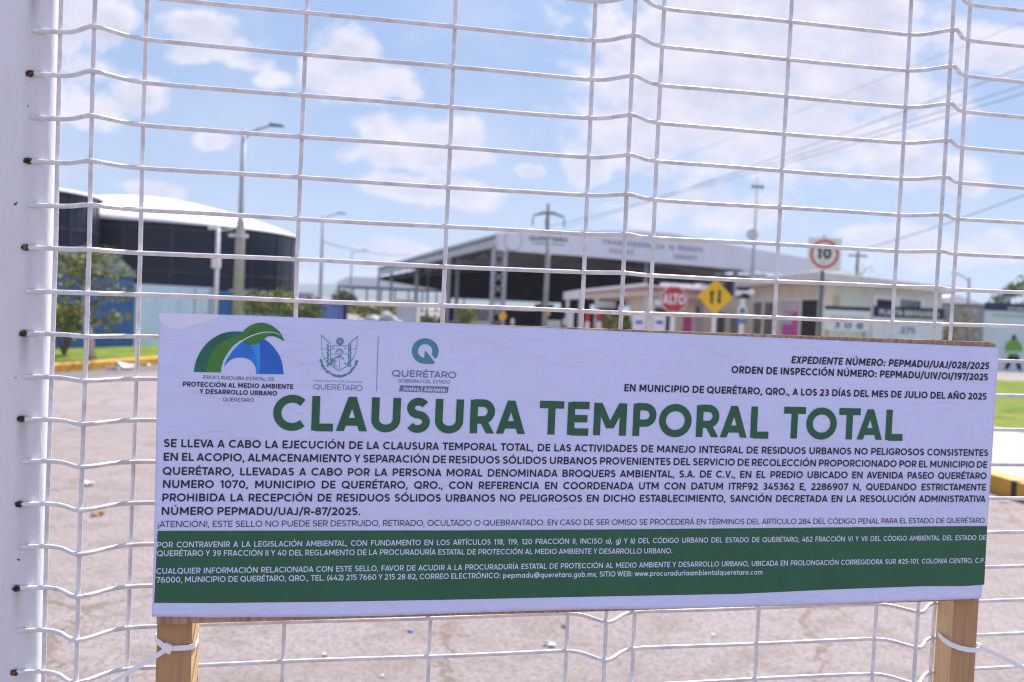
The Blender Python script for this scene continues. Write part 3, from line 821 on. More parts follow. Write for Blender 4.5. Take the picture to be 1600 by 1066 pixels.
bush((W(415, 500, 36).x, 36, 0), 1.1, 1.5, 'rounded olive green bush left of the second street lamp', 900, .11, 6)
bush((W(465, 500, 38).x, 38, 0), 1.0, 1.55, 'rounded olive green bush just below the dark tank\'s right edge', 900, .11, 7)
bush((W(585, 500, 52).x, 52, 0), 1.6, 1.15, 'wide green hedge bush behind the white sacks', 1000, .14, 8)
bush((W(538, 480, 80).x, 80, 0), 1.1, 1.9, 'dark pointed shrub in front of the far canopy', 700, .16, 9, la=LEAF_B)
bush((W(965, 510, 34).x, 34, 0), .8, 1.2, 'bright green bush beside the red and white bollards', 600, .09, 10)
bush((W(1478, 520, 28).x, 28, 0), .35, 1.5, 'small yellow green shrub beside the tall notice board', 300, .07, 11)
bush((W(728, 500, 48).x, 48, 0), .5, 1.3, 'small green bush by the lattice column of the open shed', 400, .1, 12)
bush((W(660, 505, 44).x, 44, 0), .9, .9, 'low dark shrub near the white storage box', 400, .1, 13, la=LEAF_B)
tree('sapling', (W(1512, 500, 31).x, 31, 0), 2.1, 0.5, 'thin sapling in front of the grey block wall', n=160, leaf=.07, trunk_r=.035, seed=8, limb_n=7)
tree('tree', (W(1578, 500, 62).x, 62, 0), 4.3, 1.6, 'leafy tree rising behind the block wall on the right', n=1100, leaf=.15, seed=9, la=LEAF_B)
tree('bare_tree', (W(1335, 480, 60).x, 60, 0), 5.0, 1.9, 'nearly bare tree behind the speed limit sign', n=140, leaf=.1, seed=10, limb_n=14, trunk_r=.07)

# ------------------------------------------------------------------ left: tanks, walls, lamps
M_TANK = mat('dark_blue_tank_panels', (0.006, 0.0095, 0.025), 0.4, 0.4, 0.6, spec=0.35)
M_DOME = mat('white_membrane', (0.80, 0.78, 0.80), 0.5, 0.08, 1)
M_SEAM = mat('tank_seam', (0.026, 0.03, 0.046), 0.5)
M_BLUE = mat('blue_corrugated_sheet', (0.055, 0.17, 0.46), 0.5, 0.3, 2)
M_PALEBLUE = mat('pale_blue_sheet', (0.34, 0.44, 0.60), 0.6, 0.15, 2)
M_NAVY = mat('navy_paint', (0.018, 0.028, 0.11), 0.5, 0.2, 3)
M_GALV = mat('galvanised_steel', (0.42, 0.42, 0.44), 0.5, 0.2, 6)
M_DKSTEEL = mat('dark_grey_steel', (0.13, 0.14, 0.16), 0.5, 0.2, 6)
M_CONC = mat('grey_concrete', (0.36, 0.35, 0.34), 0.85, 0.25, 3, 0.2, 30)
def tank(px, D, rad, zr, za, label, seed):
    c = W(px, 460, D); c.z = 0
    e = empty('storage_tank', c, label, 'tank')
    mb = MB(); mb.lathe(c, [(rad, 0), (rad, zr)], 72); mb.build('wall', M_TANK, e, smooth=False)
    mb = MB()
    n = 10; prof = [(rad + .25, zr - .12)] + [(max(0.02, (rad + .25) * (1 - i / n)), zr + (za - zr) * (1 - (1 - i / n) ** 1.7)) for i in range(n + 1)]
    mb.lathe(c, prof, 56); mb.build('dome_roof', M_DOME, e, smooth=True)
    mb = MB()
    k = max(3, int(zr / 1.35))
    for i in range(1, k + 1):
        z = zr * i / (k + .35)
        mb.lathe(c, [(rad + .0, z - .05), (rad + .05, z - .04), (rad + .05, z + .04), (rad, z + .05)], 72)
    for i in range(24):
        a = 2 * math.pi * i / 24
        mb.box(c + Vector((math.cos(a) * (rad + .02), math.sin(a) * (rad + .02), zr / 2)), (.08, .12, zr - .1), a)
    mb.build('seams', M_SEAM, e)
tank(218, 70, 10.6, 5.72, 7.95, 'wide dark tank with white domed membrane roof behind the blue wall', 1)
tank(-60, 55, 6.9, 6.55, 7.1, 'taller dark tank cut off by the white gate post', 2)

def corrugated(mb, A, B, z0, z1, pitch=.25, amp=.04):
    A = Vector((A[0], A[1], 0)); B = Vector((B[0], B[1], 0)); d = B - A; L_ = d.length; d.normalize(); n = Vector((-d.y, d.x, 0))
    m = max(2, int(L_ / pitch) * 2); pts = []
    for i in range(m + 1):
        p = A + d * (L_ * i / m) + n * (amp if i % 2 else -amp)
        pts.append(p)
    vs = [p + Vector((0, 0, z0)) for p in pts] + [p + Vector((0, 0, z1)) for p in pts] + [p + n * .12 + Vector((0, 0, z0)) for p in pts] + [p + n * .12 + Vector((0, 0, z1)) for p in pts]
    k = m + 1
    fs = []
    for i in range(m):
        fs += [(i, i + 1, k + i + 1, k + i), (2 * k + i + 1, 2 * k + i, 3 * k + i, 3 * k + i + 1), (k + i, k + i + 1, 3 * k + i + 1, 3 * k + i)]
    mb.add(vs, fs)
WA, WB, WC = W(60, 550, 21.0), W(205, 547, 23.6), W(330, 540, 27.5)
mb = MB(); corrugated(mb, WA, WB, 0, 1.70, .17, .03); mb.build('corrugated_wall', M_BLUE)
tag(bpy.data.objects['corrugated_wall'], 'bright blue corrugated sheet wall behind the young roadside tree', 'wall')
e = empty('panel_wall', (WB.x, WB.y, 0), 'pale blue plain panel wall to the right of the blue corrugated wall', 'wall')
mb = MB(); mb.wall(WB + Vector((.06, .02, 0)), WC, 0, 1.62, .12); mb.build('panel', M_PALEBLUE, e)
mb = MB()
for i in range(5):
    p = WB.lerp(WC, .1 + i * .22); mb.box((p.x, p.y - .03, .8), (.07, .05, 1.6), math.atan2((WC - WB).y, (WC - WB).x))
mb.build('battens', M_PALEBLUE, e)
def container(px0, px1, Y, z1, m, label, depth=2.4):
    A, B = W(px0, 480, Y), W(px1, 480, Y * 1.02)
    e = empty('shipping_container', ((A.x + B.x) / 2, Y, 0), label, 'container', 'containers in the yard behind the sign')
    d = (B - A); d.z = 0; d.normalize(); n = Vector((-d.y, d.x, 0))
    mb = MB(); corrugated(mb, A, B, .12, z1 - .1, .22, .03); 
    A2, B2 = A + n * .14, B + n * .14
    mb.wall(A2, B2, .12, z1 - .1, depth); mb.build('body', m, e)
    mb = MB()
    for P in (A, B):
        mb.box((P.x, P.y, z1 / 2), (.14, .14, z1), math.atan2(d.y, d.x))
    mb.wall(A - n * .06, B - n * .06, z1 - .12, z1, depth + .2); mb.wall(A - n * .06, B - n * .06, 0, .13, depth + .2)
    mb.build('frame', m, e)
container(333, 366, 31, 1.55, M_BLUE, 'mid blue container between the camera pole and the tall street lamp')
container(396, 412, 44, 1.5, M_NAVY, 'narrow navy container right of the tall street lamp', 1.5)
container(487, 540, 46, 1.35, M_NAVY, 'navy container at the foot of the second street lamp')
container(512, 532, 43, 1.3, mat('periwinkle_sheet', (.16, .25, .55), .5, .2, 3), 'light periwinkle container in front of the navy one', 1.2)
e = empty('pale_hut', (W(440, 480, 42).x, 42, 0), 'pale blue hut wall behind the rounded bushes', 'hut')
mb = MB(); A, B = W(400, 480, 42), W(487, 480, 44); mb.wall(A, B, 0, 1.55, 2.0); mb.build('wall', mat('hut_wall', (.42, .47, .56), .7, .1, 2), e)
mb = MB(); mb.wall(A + Vector((-.1, -.1, 0)), B + Vector((.1, -.1, 0)), 1.555, 1.65, 2.2); mb.build('roof', M_GALV, e)
# small grey gabled store at the far left, seen just right of the post
e = empty('store_building', (W(70, 430, 26).x, 26, 0), 'grey green gabled store showing between gate post and tree', 'building')
mb = MB(); A = W(40, 430, 26); B = W(113, 430, 26)
zl, zr_ = 1.5, 1.75
pk = W(84, 388, 26)
mb.poly([(A.x, 26, 0), (B.x + .05, 26, 0), (B.x + .05, 26, W(118, 426, 26).z), (pk.x, 26, pk.z), (A.x, 26, 1.9)], (0, 4, 0)); mb.build('wall', mat('grey_green_render', (.19, .235, .235), .8, .15, 2), e)
mb = MB()
mb.poly([(pk.x, 25.9, pk.z + .01), (B.x + .2, 25.9, W(121, 429, 26).z), (B.x + .2, 25.9, W(121, 429, 26).z + .05), (pk.x, 25.9, pk.z + .07), (A.x - .2, 25.9, 1.95), (A.x - .2, 25.9, 1.88)], (0, 4.2, 0)); mb.build('roof', mat('store_roof_sheet', (.055, .075, .075), .9, .15, 2, spec=.05), e)

def lamp_post(px, top_py, Y, arm_px, label, thick_=.13, sleeve=None, side=1):
    t = W(px, top_py, Y); b = Vector((t.x, Y, 0))
    e = empty('street_lamp', b, label, 'street lamp', 'street lamps along the yard road')
    mb = MB(); mb.tube([b, b.lerp(t, .5), t], [thick_, thick_ * .75, thick_ * .5], 10); mb.build('pole', M_GALV, e, smooth=True)
    L_ = arm_px / FPX * Y
    mb = MB()
    p0 = t - Vector((0, 0, .25))
    mb.tube([p0, p0 + Vector((L_ * .35 * side, 0, .28)), p0 + Vector((L_ * .7 * side, 0, .42)), p0 + Vector((L_ * .78 * side, 0, .43))], .035, 6); mb.build('arm', M_GALV, e, smooth=True)
    mb = MB()
    c = p0 + Vector((L_ * .86 * side, 0, .43)); hl = L_ * .2
    mb.hexa([c + Vector((-hl, -.1, -.04)), c + Vector((hl, -.07, -.05)), c + Vector((hl, .07, -.05)), c + Vector((-hl, .1, -.04))],
            [c + Vector((-hl, -.06, .06)), c + Vector((hl * .8, -.04, .02)), c + Vector((hl * .8, .04, .02)), c + Vector((-hl, .06, .06))])
    mb.build('lamp_head', M_DKSTEEL, e, bevel=.015)
    mb = MB(); mb.box(b + Vector((0, 0, .12)), (.5, .5, .24)); mb.build('base', M_CONC, e)
    if sleeve:
        z = W(px, sleeve, Y).z
        mb = MB(); mb.tube([b, b + Vector((0, 0, z * .95)), b + Vector((0, 0, z))], [thick_ * 1.4, thick_ * 1.05, thick_ * .7], 10); mb.build('sleeve', M_LIME, e, smooth=True)
        zz = W(374, 369, Y).z
        mb = MB(); mb.box((b.x, b.y - .18, zz), (.46, .06, .05)); mb.box((b.x - .2, b.y - .2, zz), (.15, .14, .09)); mb.box((b.x + .2, b.y - .2, zz), (.15, .14, .09)); mb.build('camera_bracket', M_WHITE, e)
    return e
lamp_post(381, 203, 30, 60, 'tallest street lamp with twin cameras, standing in front of the dark tank', .12, 340)
lamp_post(505, 337, 58, 34, 'second street lamp standing clear against the sky right of the tank', .13)
lamp_post(550, 393, 95, 24, 'farthest street lamp above the far canopy', .13)
def lamp_right():
    return lamp_post(1515, 434, 55, 26, 'street lamp above the block wall with its arm to the left', .12, None, -1)
lamp_right()
# camera pole
b = W(337, 480, 24); b.z = 0
e = empty('camera_pole', b, 'slim white pole with a junction box in front of the dark tank', 'pole')
zt = W(337, 356, 24).z
mb = MB(); mb.tube([b, b + Vector((0, 0, zt))], .05, 8); mb.build('pole', M_WHITE, e, smooth=True)
mb = MB(); zb = W(335, 411, 24).z; mb.box((b.x, b.y - .08, zb), (.2, .12, .26)); mb.build('junction_box', M_WHITE, e, bevel=.015)
mb = MB(); mb.tube([(b.x, b.y, zt - .06), (b.x + .35, b.y, zt - .02)], .02, 6); mb.box((b.x - .12, b.y, zt), (.22, .1, .09)); mb.build('camera', M_WHITE, e)

# ------------------------------------------------------------------ sheds
M_FASCIA = mat('pale_grey_cladding', (0.68, 0.70, 0.76), 0.55, 0.08, .4)
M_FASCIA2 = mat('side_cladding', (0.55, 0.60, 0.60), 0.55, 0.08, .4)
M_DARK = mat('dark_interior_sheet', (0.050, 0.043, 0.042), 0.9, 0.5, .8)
M_ROOFU = mat('roof_sheet', (0.14, 0.135, 0.13), 0.7, 0.3, .6)
M_LET = mat('grey_lettering', (0.27, 0.30, 0.37), 0.6)
M_LETD = mat('dark_lettering', (0.06, 0.065, 0.09), 0.6)
def big_shed():
    A = W(779, 470, 60); B = W(1268, 470, 74); C = W(590, 470, 85)
    e = empty('open_shed', (A.x, A.y, 0), 'large open steel shed with pale fascia bearing lettering', 'shed')
    ab = (B - A); ab.z = 0; ab.normalize(); nb = Vector((-ab.y, ab.x, 0))
    top = [(779, 364), (900, 361.2), (996, 360.8), (1049, 364.5), (1177, 389), (1268, 405)]
    bot = [(1268, 433), (1179, 423), (1022, 410), (917, 401), (791, 392), (779, 391)]
    mb = MB(); pts = [VP(x, y, A, B) for x, y in top + bot]; mb.poly(pts, nb * .35); mb.build('front_fascia', M_FASCIA, e)
    mb = MB()
    ca = (C - A).normalized(); nside = Vector((ca.y, -ca.x, 0)); nside = nside if nside.x > 0 else -nside
    pts2 = [VP(x, y, A, C) for x, y in [(590, 418), (680, 391), (778, 364), (778, 384), (708, 401), (590, 430)]]
    mb.poly(pts2, nside * .3); mb.build('side_fascia', M_FASCIA2, e)
    # roof: the front profile carried back along the side
    tp = [VP(x, y, A, B) for x, y in top]
    sh = C - A; sh.z = VP(590, 418, A, C).z - VP(778, 364, A, C).z
    off = Vector((0, 0, -.10)) + nb * .06 + nside * .16
    mb = MB(); n = len(tp)
    f0 = [p + off for p in tp]; f1 = [p + off + sh for p in tp]
    vs = f0 + f1 + [p - Vector((0, 0, .12)) for p in f0] + [p - Vector((0, 0, .12)) for p in f1]
    fs = []
    for i in range(n - 1):
        fs += [(i, i + 1, n + i + 1, n + i), (2 * n + i + 1, 2 * n + i, 3 * n + i, 3 * n + i + 1), (i + 1, i, 2 * n + i, 2 * n + i + 1), (n + i, n + i + 1, 3 * n + i + 1, 3 * n + i)]
    fs += [(0, n, 3 * n, 2 * n), (n - 1, 2 * n - 1 + 2 * n, 2 * n - 1, n - 1)] if False else [(0, n, 3 * n, 2 * n), (n - 1, 3 * n - 1, 4 * n - 1, 2 * n - 1)]
    mb.add(vs, fs); mb.build('roof', M_ROOFU, e)
    # roof trusses under the roof
    mb = MB()
    for k in range(1, 7):
        q = [p + off + sh * (k / 7.5) - Vector((0, 0, .25)) for p in tp]
        for i in range(n - 1):
            mb.tube([q[i], q[i + 1]], .06, 5)
            lo0, lo1 = q[i] - Vector((0, 0, .8)), q[i + 1] - Vector((0, 0, .8))
            mb.tube([lo0, lo1], .05, 5)
            for j in range(5):
                a_ = q[i].lerp(q[i + 1], j / 5); b_ = lo0.lerp(lo1, (j + .5) / 5); c_ = q[i].lerp(q[i + 1], (j + 1) / 5)
                mb.tube([a_, b_, c_], .03, 4)
    mb.build('trusses', M_GALV, e)
    # dark netting at the back and right
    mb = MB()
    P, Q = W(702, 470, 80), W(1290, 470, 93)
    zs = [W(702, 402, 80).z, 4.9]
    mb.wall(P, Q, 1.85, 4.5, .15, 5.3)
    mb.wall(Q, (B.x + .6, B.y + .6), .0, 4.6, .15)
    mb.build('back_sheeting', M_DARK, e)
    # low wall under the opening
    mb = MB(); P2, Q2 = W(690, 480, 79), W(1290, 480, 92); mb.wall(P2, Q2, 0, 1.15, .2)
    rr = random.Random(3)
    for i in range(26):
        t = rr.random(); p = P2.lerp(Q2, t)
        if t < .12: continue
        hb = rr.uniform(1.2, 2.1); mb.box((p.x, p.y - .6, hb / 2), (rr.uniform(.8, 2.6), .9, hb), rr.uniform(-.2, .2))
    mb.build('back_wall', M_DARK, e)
    # added upright dark sheet, standing in for the far roof's underside at left
    D2 = (C.x + ab.x, C.y + ab.y)
    mb = MB(); mb.poly([VP(x, y, C, D2) for x, y in [(594, 433.5), (640, 425), (706, 408), (706, 456), (650, 447), (594, 437.5)]], nb * .15); mb.build('underside_sheet', M_DARK, e)
    # columns
    def lat(px, py_top, Y, wid, nm='lattice_column'):
        t = W(px, py_top, Y); mb = MB()
        for s_ in (-1, 1):
            mb.box((t.x + s_ * wid / 2, Y, t.z / 2), (.24, .24, t.z))
        k = int(t.z / (wid * .9))
        for i in range(k):
            z0, z1 = t.z * i / k, t.z * (i + 1) / k; s_ = 1 if i % 2 else -1
            mb.tube([(t.x - s_ * wid / 2, Y, z0), (t.x + s_ * wid / 2, Y, z1)], .05, 4)
            mb.tube([(t.x + s_ * wid / 2, Y, z0), (t.x - s_ * wid / 2, Y, z1)], .05, 4)
        mb.build(nm, M_GALV, e)
    lat(781, 388, 60.3, .72)
    for px, py, Y, r in ((702, 402, 68, .16), (716, 400, 74, .17), (652, 415, 78, .17), (612, 425, 83, .12), (592, 430, 84.5, .12), (670, 412, 84, .1), (1150, 421, 72, .16), (1010, 409, 68, .14)):
        t = W(px, py, Y); mb = MB(); mb.box((t.x, Y, t.z / 2), (r * 1.6, r * 1.6, t.z)); mb.box((t.x, Y, .1), (r * 3.4, r * 3.4, .2)); mb.build('column', M_GALV, e)
    # lettering on the fascia
    rt = ab; up = Vector((0, 0, 1)); fr = -nb * .01
    def lt(txt, x0, x1, y0, y1, hpx, m, w=.16):
        a_ = VP(x0, y0, A, B) + fr; b_ = VP(x1, y1, A, B) + fr
        hgt = (VP(x0, y0 - hpx, A, B) - VP(x0, y0, A, B)).length
        text_on('lettering', txt, m, a_, b_ - a_, up, hgt, (b_ - a_).length, w, e, center=False)
    lt('QUERÉTARO', 826, 887, 375.5, 378.5, 7, M_LETD, .2)
    lt('GOBIERNO MUNICIPAL', 831, 883, 381.5, 384, 2.6, M_LETD)
    lt('TRANSFERENCIA', 941, 1039, 381, 389.5, 7, M_LET, .22); lt('DE', 1045, 1054, 390, 391, 7, M_LET, .22); lt('RESIDUOS', 1059, 1098, 391, 395, 8, M_LET, .22)
    lt('SÓLIDOS', 951, 989, 395, 398.5, 7, M_LET, .22); lt('URBANOS', 1052, 1089, 404, 407, 6.5, M_LET, .22)
    mb = MB(); c = VP(802, 376, A, B) + fr
    x, y = rt, up
    pts = [c + x * math.cos(R(a)) * .62 + y * math.sin(R(a)) * .62 for a in range(0, 360, 15)]
    mb.tube(pts + [pts[0]], .03, 5, False); mb.build('round_emblem', M_GALV, e)
big_shed()
def far_shed():
    A, B = W(526, 460, 150), W(735, 460, 150)
    e = empty('far_canopy', (A.x, 150, 0), 'low long pale canopy on thin posts left of the open shed', 'canopy')
    mb = MB(); z0, z1 = 3.3, 4.7
    mb.poly([(A.x, 150, z0), (B.x, 150, z0), (B.x, 150, z1 + .1), (A.x + 1.6, 150, z1), (A.x, 150, z0 + .6)], (0, 12, 0)); mb.build('roof', M_FASCIA, e)
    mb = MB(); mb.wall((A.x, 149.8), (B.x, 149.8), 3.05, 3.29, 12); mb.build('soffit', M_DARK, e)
    for i in range(10):
        x = A.x + .3 + i * 2.1; mb = MB(); mb.box((x, 150.5, 1.5), (.22, .22, 3.0)); mb.box((x, 150.5, .1), (.5, .5, .2)); mb.build('post', M_DKSTEEL, e)
far_shed()

# white sacks pile, boxes
e = empty('sack_heap', (W(600, 500, 40).x, 40, 0), 'heap of white bulk sacks in front of the wide hedge bush', 'sacks')
rr = random.Random(12)
mb = MB()
for i in range(46):
    px = rr.uniform(563, 622); c = W(px, 500, 40 + rr.uniform(-.6, .6)); c.z = rr.uniform(.1, 1.05) * (1 - abs(px - 595) / 60)
    prof = [(.02, -.14), (.16, -.12), (.21, 0), (.15, .12), (.02, .15)]
    mb.lathe(c, [(r * rr.uniform(.8, 1.2), z) for r, z in prof], 8)
mb.build('sacks', mat('white_sacking', (.62, .6, .62), .8, .5, 3), e)
e = empty('storage_box', (W(636, 490, 42).x, 42, 0), 'pale grey storage box to the right of the white sacks', 'box')
mb = MB(); A, B = W(620, 480, 42), W(652, 480, 42); mb.wall(A, B, 0, 1.45, 1.4); mb.build('body', mat('pale_grey_sheet', (.5, .52, .56), .6, .2, 2), e)
mb = MB(); mb.wall(A + Vector((-.05, -.05, 0)), B + Vector((.05, -.05, 0)), 1.455, 1.54, 1.5); mb.build('lid', M_GALV, e)
# barrier fence inside the shed front
e = empty('yard_railing', (W(730, 500, 56).x, 56, 0), 'grey bar railing at the foot of the lattice column', 'railing')
A, B = W(733, 500, 56), W(765, 500, 56)
mb = MB(); mb.wall(A, B, .1, .55, .08); mb.wall(A, B, 1.2, 1.28, .06); mb.build('rails', M_GALV, e)
mb = MB()
for i in range(9):
    p = A.lerp(B, i / 8); mb.box((p.x, p.y + .03, .9), (.05, .05, .64))
mb.build('bars', M_GALV, e)

# ------------------------------------------------------------------ mid-ground poles and signs
M_YEL = mat('yellow_sign_sheeting', (0.82, 0.45, 0.005), 0.45, .1, 4)
M_RED = mat('red_sign_sheeting', (0.48, 0.028, 0.045), 0.45, .1, 4)
M_SIGNW = mat('white_sign_sheeting', (0.72, 0.70, 0.72), 0.45)
M_INKB = mat('black_sheeting', (0.012, 0.012, 0.014), 0.5)
def post(px, Y, z1, r, m, e, nm='post', seg=10):
    b = W(px, 500, Y); b.z = 0
    mb = MB(); mb.tube([b, b + Vector((0, 0, z1))], r, seg); return mb.build(nm, m, e, smooth=True)
# ALTO
Y = 22; c = W(1053, 468, Y); e = empty('stop_sign', (c.x, Y, 0), 'red octagonal ALTO stop sign on a pale post', 'road sign')
mb = MB(); mb.disc(c, (0, -1, 0), .315, .012, 8, R(22.5)); mb.build('border', M_SIGNW, e)
mb = MB(); mb.disc(c + Vector((0, -.004, 0)), (0, -1, 0), .295, .006, 8, R(22.5)); mb.build('face', M_RED, e)
text_on('lettering', 'ALTO', M_SIGNW, c + Vector((0, -.006, -.105)), (1, 0, 0), (0, 0, 1), .23, .50, .2, e)
mb = MB(); mb.box((c.x, Y + .045, c.z * .5 + .1), (.085, .06, c.z + .2)); mb.build('post', M_SIGNW, e)
# two-way
Y = 22.5; c = W(1118, 464, Y); e = empty('two_way_sign', (c.x, Y, 0), 'yellow diamond sign with two black opposing arrows', 'road sign')
mb = MB(); mb.disc(c, (0, -1, 0), .40, .012, 4); mb.build('border', M_YEL, e)
mb = MB(); mb.disc(c + Vector((0, -.004, 0)), (0, -1, 0), .385, .006, 4); mb.build('face', M_YEL, e)
for s_, dx in ((1, -.085), (-1, .085)):
    mb = MB(); o = c + Vector((dx, -.006, 0))
    mb.poly([o + Vector((x, 0, z * s_)) for x, z in ((-.03, -.16), (.03, -.16), (.03, .06), (.062, .06), (0, .17), (-.062, .06), (-.03, .06))], (0, .004, 0)); mb.build('arrow', M_INKB, e)
mb = MB(); mb.box((c.x, Y + .045, c.z * .5), (.07, .06, c.z)); mb.build('post', M_SIGNW, e)
# speed limit
Y = 20; c = W(1288, 397, Y); e = empty('speed_limit_sign', (c.x - .05, Y, 0), 'square white speed limit sign reading 10 in a red ring', 'road sign')
mb = MB(); hs = .335; mb.box((c.x, Y, c.z), (hs * 2, .012, hs * 2)); mb.build('plate', M_SIGNW, e, bevel=.004)
mb = MB(); o = c + Vector((0, -.012, 0))
sh_ = [('s', arc(0, 0, .262, .262, 0, 360, 40)[:-1], True)]
mb.recalc = False; shapes_to(mb, sh_, .05, lambda x, y, k: o + Vector((x, 0, y))); mb.build('ring', mat('red_ring_sheeting', (.62, .045, .04), .45), e)
text_on('numerals', '10', M_INKB, c + Vector((-.005, -.008, -.10)), (1, 0, 0), (0, 0, 1), .235, .29, .22, e)
text_on('lettering', 'km/h', M_LET, c + Vector((0, -.008, -.175)), (1, 0, 0), (0, 0, 1), .045, .15, .14, e)
mb = MB(); pz = c.z + .36; mb.tube([(c.x - .0, Y + .05, 0), (c.x, Y + .05, pz)], .042, 10); mb.build('post', M_DKSTEEL, e, smooth=True)
# utility pole in front of shed
Y = 40; t = W(857, 374, Y); e = empty('utility_pole', (t.x, Y, 0), 'pale grey pole standing before the open shed with a small lamp', 'pole')
mb = MB(); mb.tube([(t.x, Y, 0), (t.x, Y, t.z)], [.115, .09], 10); mb.build('pole', M_CONC, e, smooth=True)
mb = MB(); cc = W(860, 387, Y - .2); mb.box(cc, (.16, .16, .14)); mb.tube([cc, (t.x, Y, cc.z)], .02, 5); mb.build('lamp', M_SIGNW, e)
mb = MB(); cc = W(858, 402, Y - .16); mb.box(cc, (.12, .14, .18)); mb.build('meter_box', mat('beige_box', (.5, .38, .26), .6), e)
# mast
Y = 48; e_t = W(1184, 275, Y); b = Vector((e_t.x, Y, 0)); e = empty('antenna_mast', b, 'thin antenna mast with a round dish above the guard house', 'mast')
zm = W(1178, 372, Y).z
mb = MB(); mb.tube([b, (b.x, Y, zm)], .085, 8); mb.tube([(b.x, Y, zm), e_t], [.05, .02], 6); mb.build('mast', M_GALV, e, smooth=True)
mb = MB(); cb = W(1184, 292, Y); mb.box(cb, (.5, .1, .1)); mb.tube([cb + Vector((-.25, 0, -.12)), cb + Vector((-.25, 0, .12))], .03, 5); mb.tube([cb + Vector((.25, 0, -.12)), cb + Vector((.25, 0, .12))], .03, 5); mb.build('crossbar', M_DKSTEEL, e)
mb = MB(); cd = W(1175, 367, Y - .25)
cdir = Vector((-.1, -1, .05)).normalized()
prof = [(.0, .10), (.14, .07), (.24, .02), (.27, -.06), (.26, -.12), (0.0, -.14)]
mloc = Matrix.Translation(cd) @ (-cdir).to_track_quat('Z', 'Y').to_matrix().to_4x4()
tmp = MB(); tmp.lathe((0, 0, 0), [(r + .004, z) for r, z in prof], 20); mb.add([mloc @ v for v in tmp.v], tmp.f); mb.build('dish', mat('dish_shell', (.55, .54, .55), .5), e, smooth=True)
# transmission pylon and its lines
Y = 150; tt = W(857, 318, Y); e = empty('power_pylon', (tt.x, Y, 0), 'tall power pole with a cross arm and insulators above the shed roof', 'pylon')
mb = MB(); mb.tube([(tt.x, Y, 0), tt], [.5, .22], 8); mb.build('pole', M_DKSTEEL, e, smooth=True)
arms = W(833, 337, Y), W(882, 340, Y); am = (arms[0] + arms[1]) / 2; am.z += .5
mb = MB(); mb.tube([arms[0], am + Vector((-.8, 0, 0)), am + Vector((.8, 0, 0)), arms[1]], [.12, .25, .25, .12], 6); mb.tube([arms[0], tt - Vector((0, 0, 1.2))], .06, 4); mb.tube([arms[1], tt - Vector((0, 0, 1.2))], .06, 4); mb.build('cross_arm', M_DKSTEEL, e)
for a in (arms[0], arms[0].lerp(arms[1], .42), arms[1]):
    mb = MB(); mb.lathe(a - Vector((0, 0, 1.5)), [(.04, 0), (.2, .1), (.1, .3), (.2, .5), (.1, .7), (.2, .9), (.05, 1.4)], 8); mb.build('insulator', M_GALV, e)
M_CABLE = mat('cable', (0.12, 0.12, 0.14), 0.6)
def cable(P, Q, r, sag, label):
    pts = [P.lerp(Q, i / 24) - Vector((0, 0, sag * 4 * (i / 24) * (1 - i / 24))) for i in range(25)]
    mb = MB(); mb.tube(pts, r, 5); o = mb.build('power_line', M_CABLE, smooth=True); tag(o, label, 'power line', 'overhead power lines')
ins = [a - Vector((0, 0, 1.55)) for a in (arms[0], arms[0].lerp(arms[1], .42), arms[1])]
cable(ins[2], W(1760, 46, 40), .021, .4, 'topmost power line crossing the upper right sky')
cable(ins[1], W(1760, 83, 40), .021, .4, 'middle one of the three dark power lines sloping up to the right')
cable(ins[0] + Vector((.5, 0, -.6)), W(1760, 98, 40), .021, .4, 'lowest one of the three dark power lines sloping up to the right')
cable(tt - Vector((0, 0, .2)), W(1700, -5, 42), .011, .3, 'faint thin earth wire above the three dark power lines')
cable(W(1340, 392, 60), W(1720, 258, 38), .022, .2, 'short power line low on the right above the white cumulus')
cable(W(506, 378, 58), W(640, 398, 90), .03, .3, 'drooping service cable between the two distant street lamps')
cable(ins[0], W(690, 404, 100), .03, 1.0, 'power line dropping from the pylon to the left side of the shed')
# slim pole behind speed sign
t = W(1341, 392, 60); e = empty('service_pole', (t.x, 60, 0), 'slim bare service pole right of the speed limit sign', 'pole')
mb = MB(); mb.tube([(t.x, 60, 0), t], [.14, .1], 8); mb.build('pole', M_CONC, e, smooth=True)
mb = MB(); mb.box((t.x, 60, t.z - .3), (1.1, .1, .1)); mb.build('cross_arm', M_DKSTEEL, e)

# bollards, small yellow signs
for i, (px, lab) in enumerate(((918, 'red and white banded bollard left of the pale canopy post'), (936.5, 'red and white banded bollard right of the pale canopy post'))):
    b = W(px, 500, 33); b.z = 0
    e = empty('bollard', b, lab, 'bollard', 'red and white bollards')
    zt = W(px, 490, 33).z
    mb = MB()
    for k in range(5):
        mb.cur = k % 2; mb.tube([b + Vector((0, 0, zt * k / 5)), b + Vector((0, 0, zt * (k + 1) / 5))], .085, 10)
    mb.build('tube', [M_RED, M_SIGNW], e)
    mb = MB(); mb.lathe(b + Vector((0, 0, zt)), [(.085, 0), (.06, .05), (0.001, .07)], 10); mb.build('cap', M_RED, e)
for px, py, r, lab in ((785.5, 494, .17, 'round yellow warning disc at the foot of the lattice column'), (855.5, 490, .12, 'small yellow sign behind the pale grey pole')):
    c = W(px, py, 41.5); e = empty('warning_sign', (c.x, 41.5, 0), lab, 'warning sign')
    mb = MB(); mb.disc(c, (0, -1, 0), r, .02, 12); mb.build('disc', M_YEL, e)
    mb = MB(); mb.tube([(c.x, 41.56, 0), (c.x, 41.56, c.z)], .03, 6); mb.build('post', M_GALV, e)
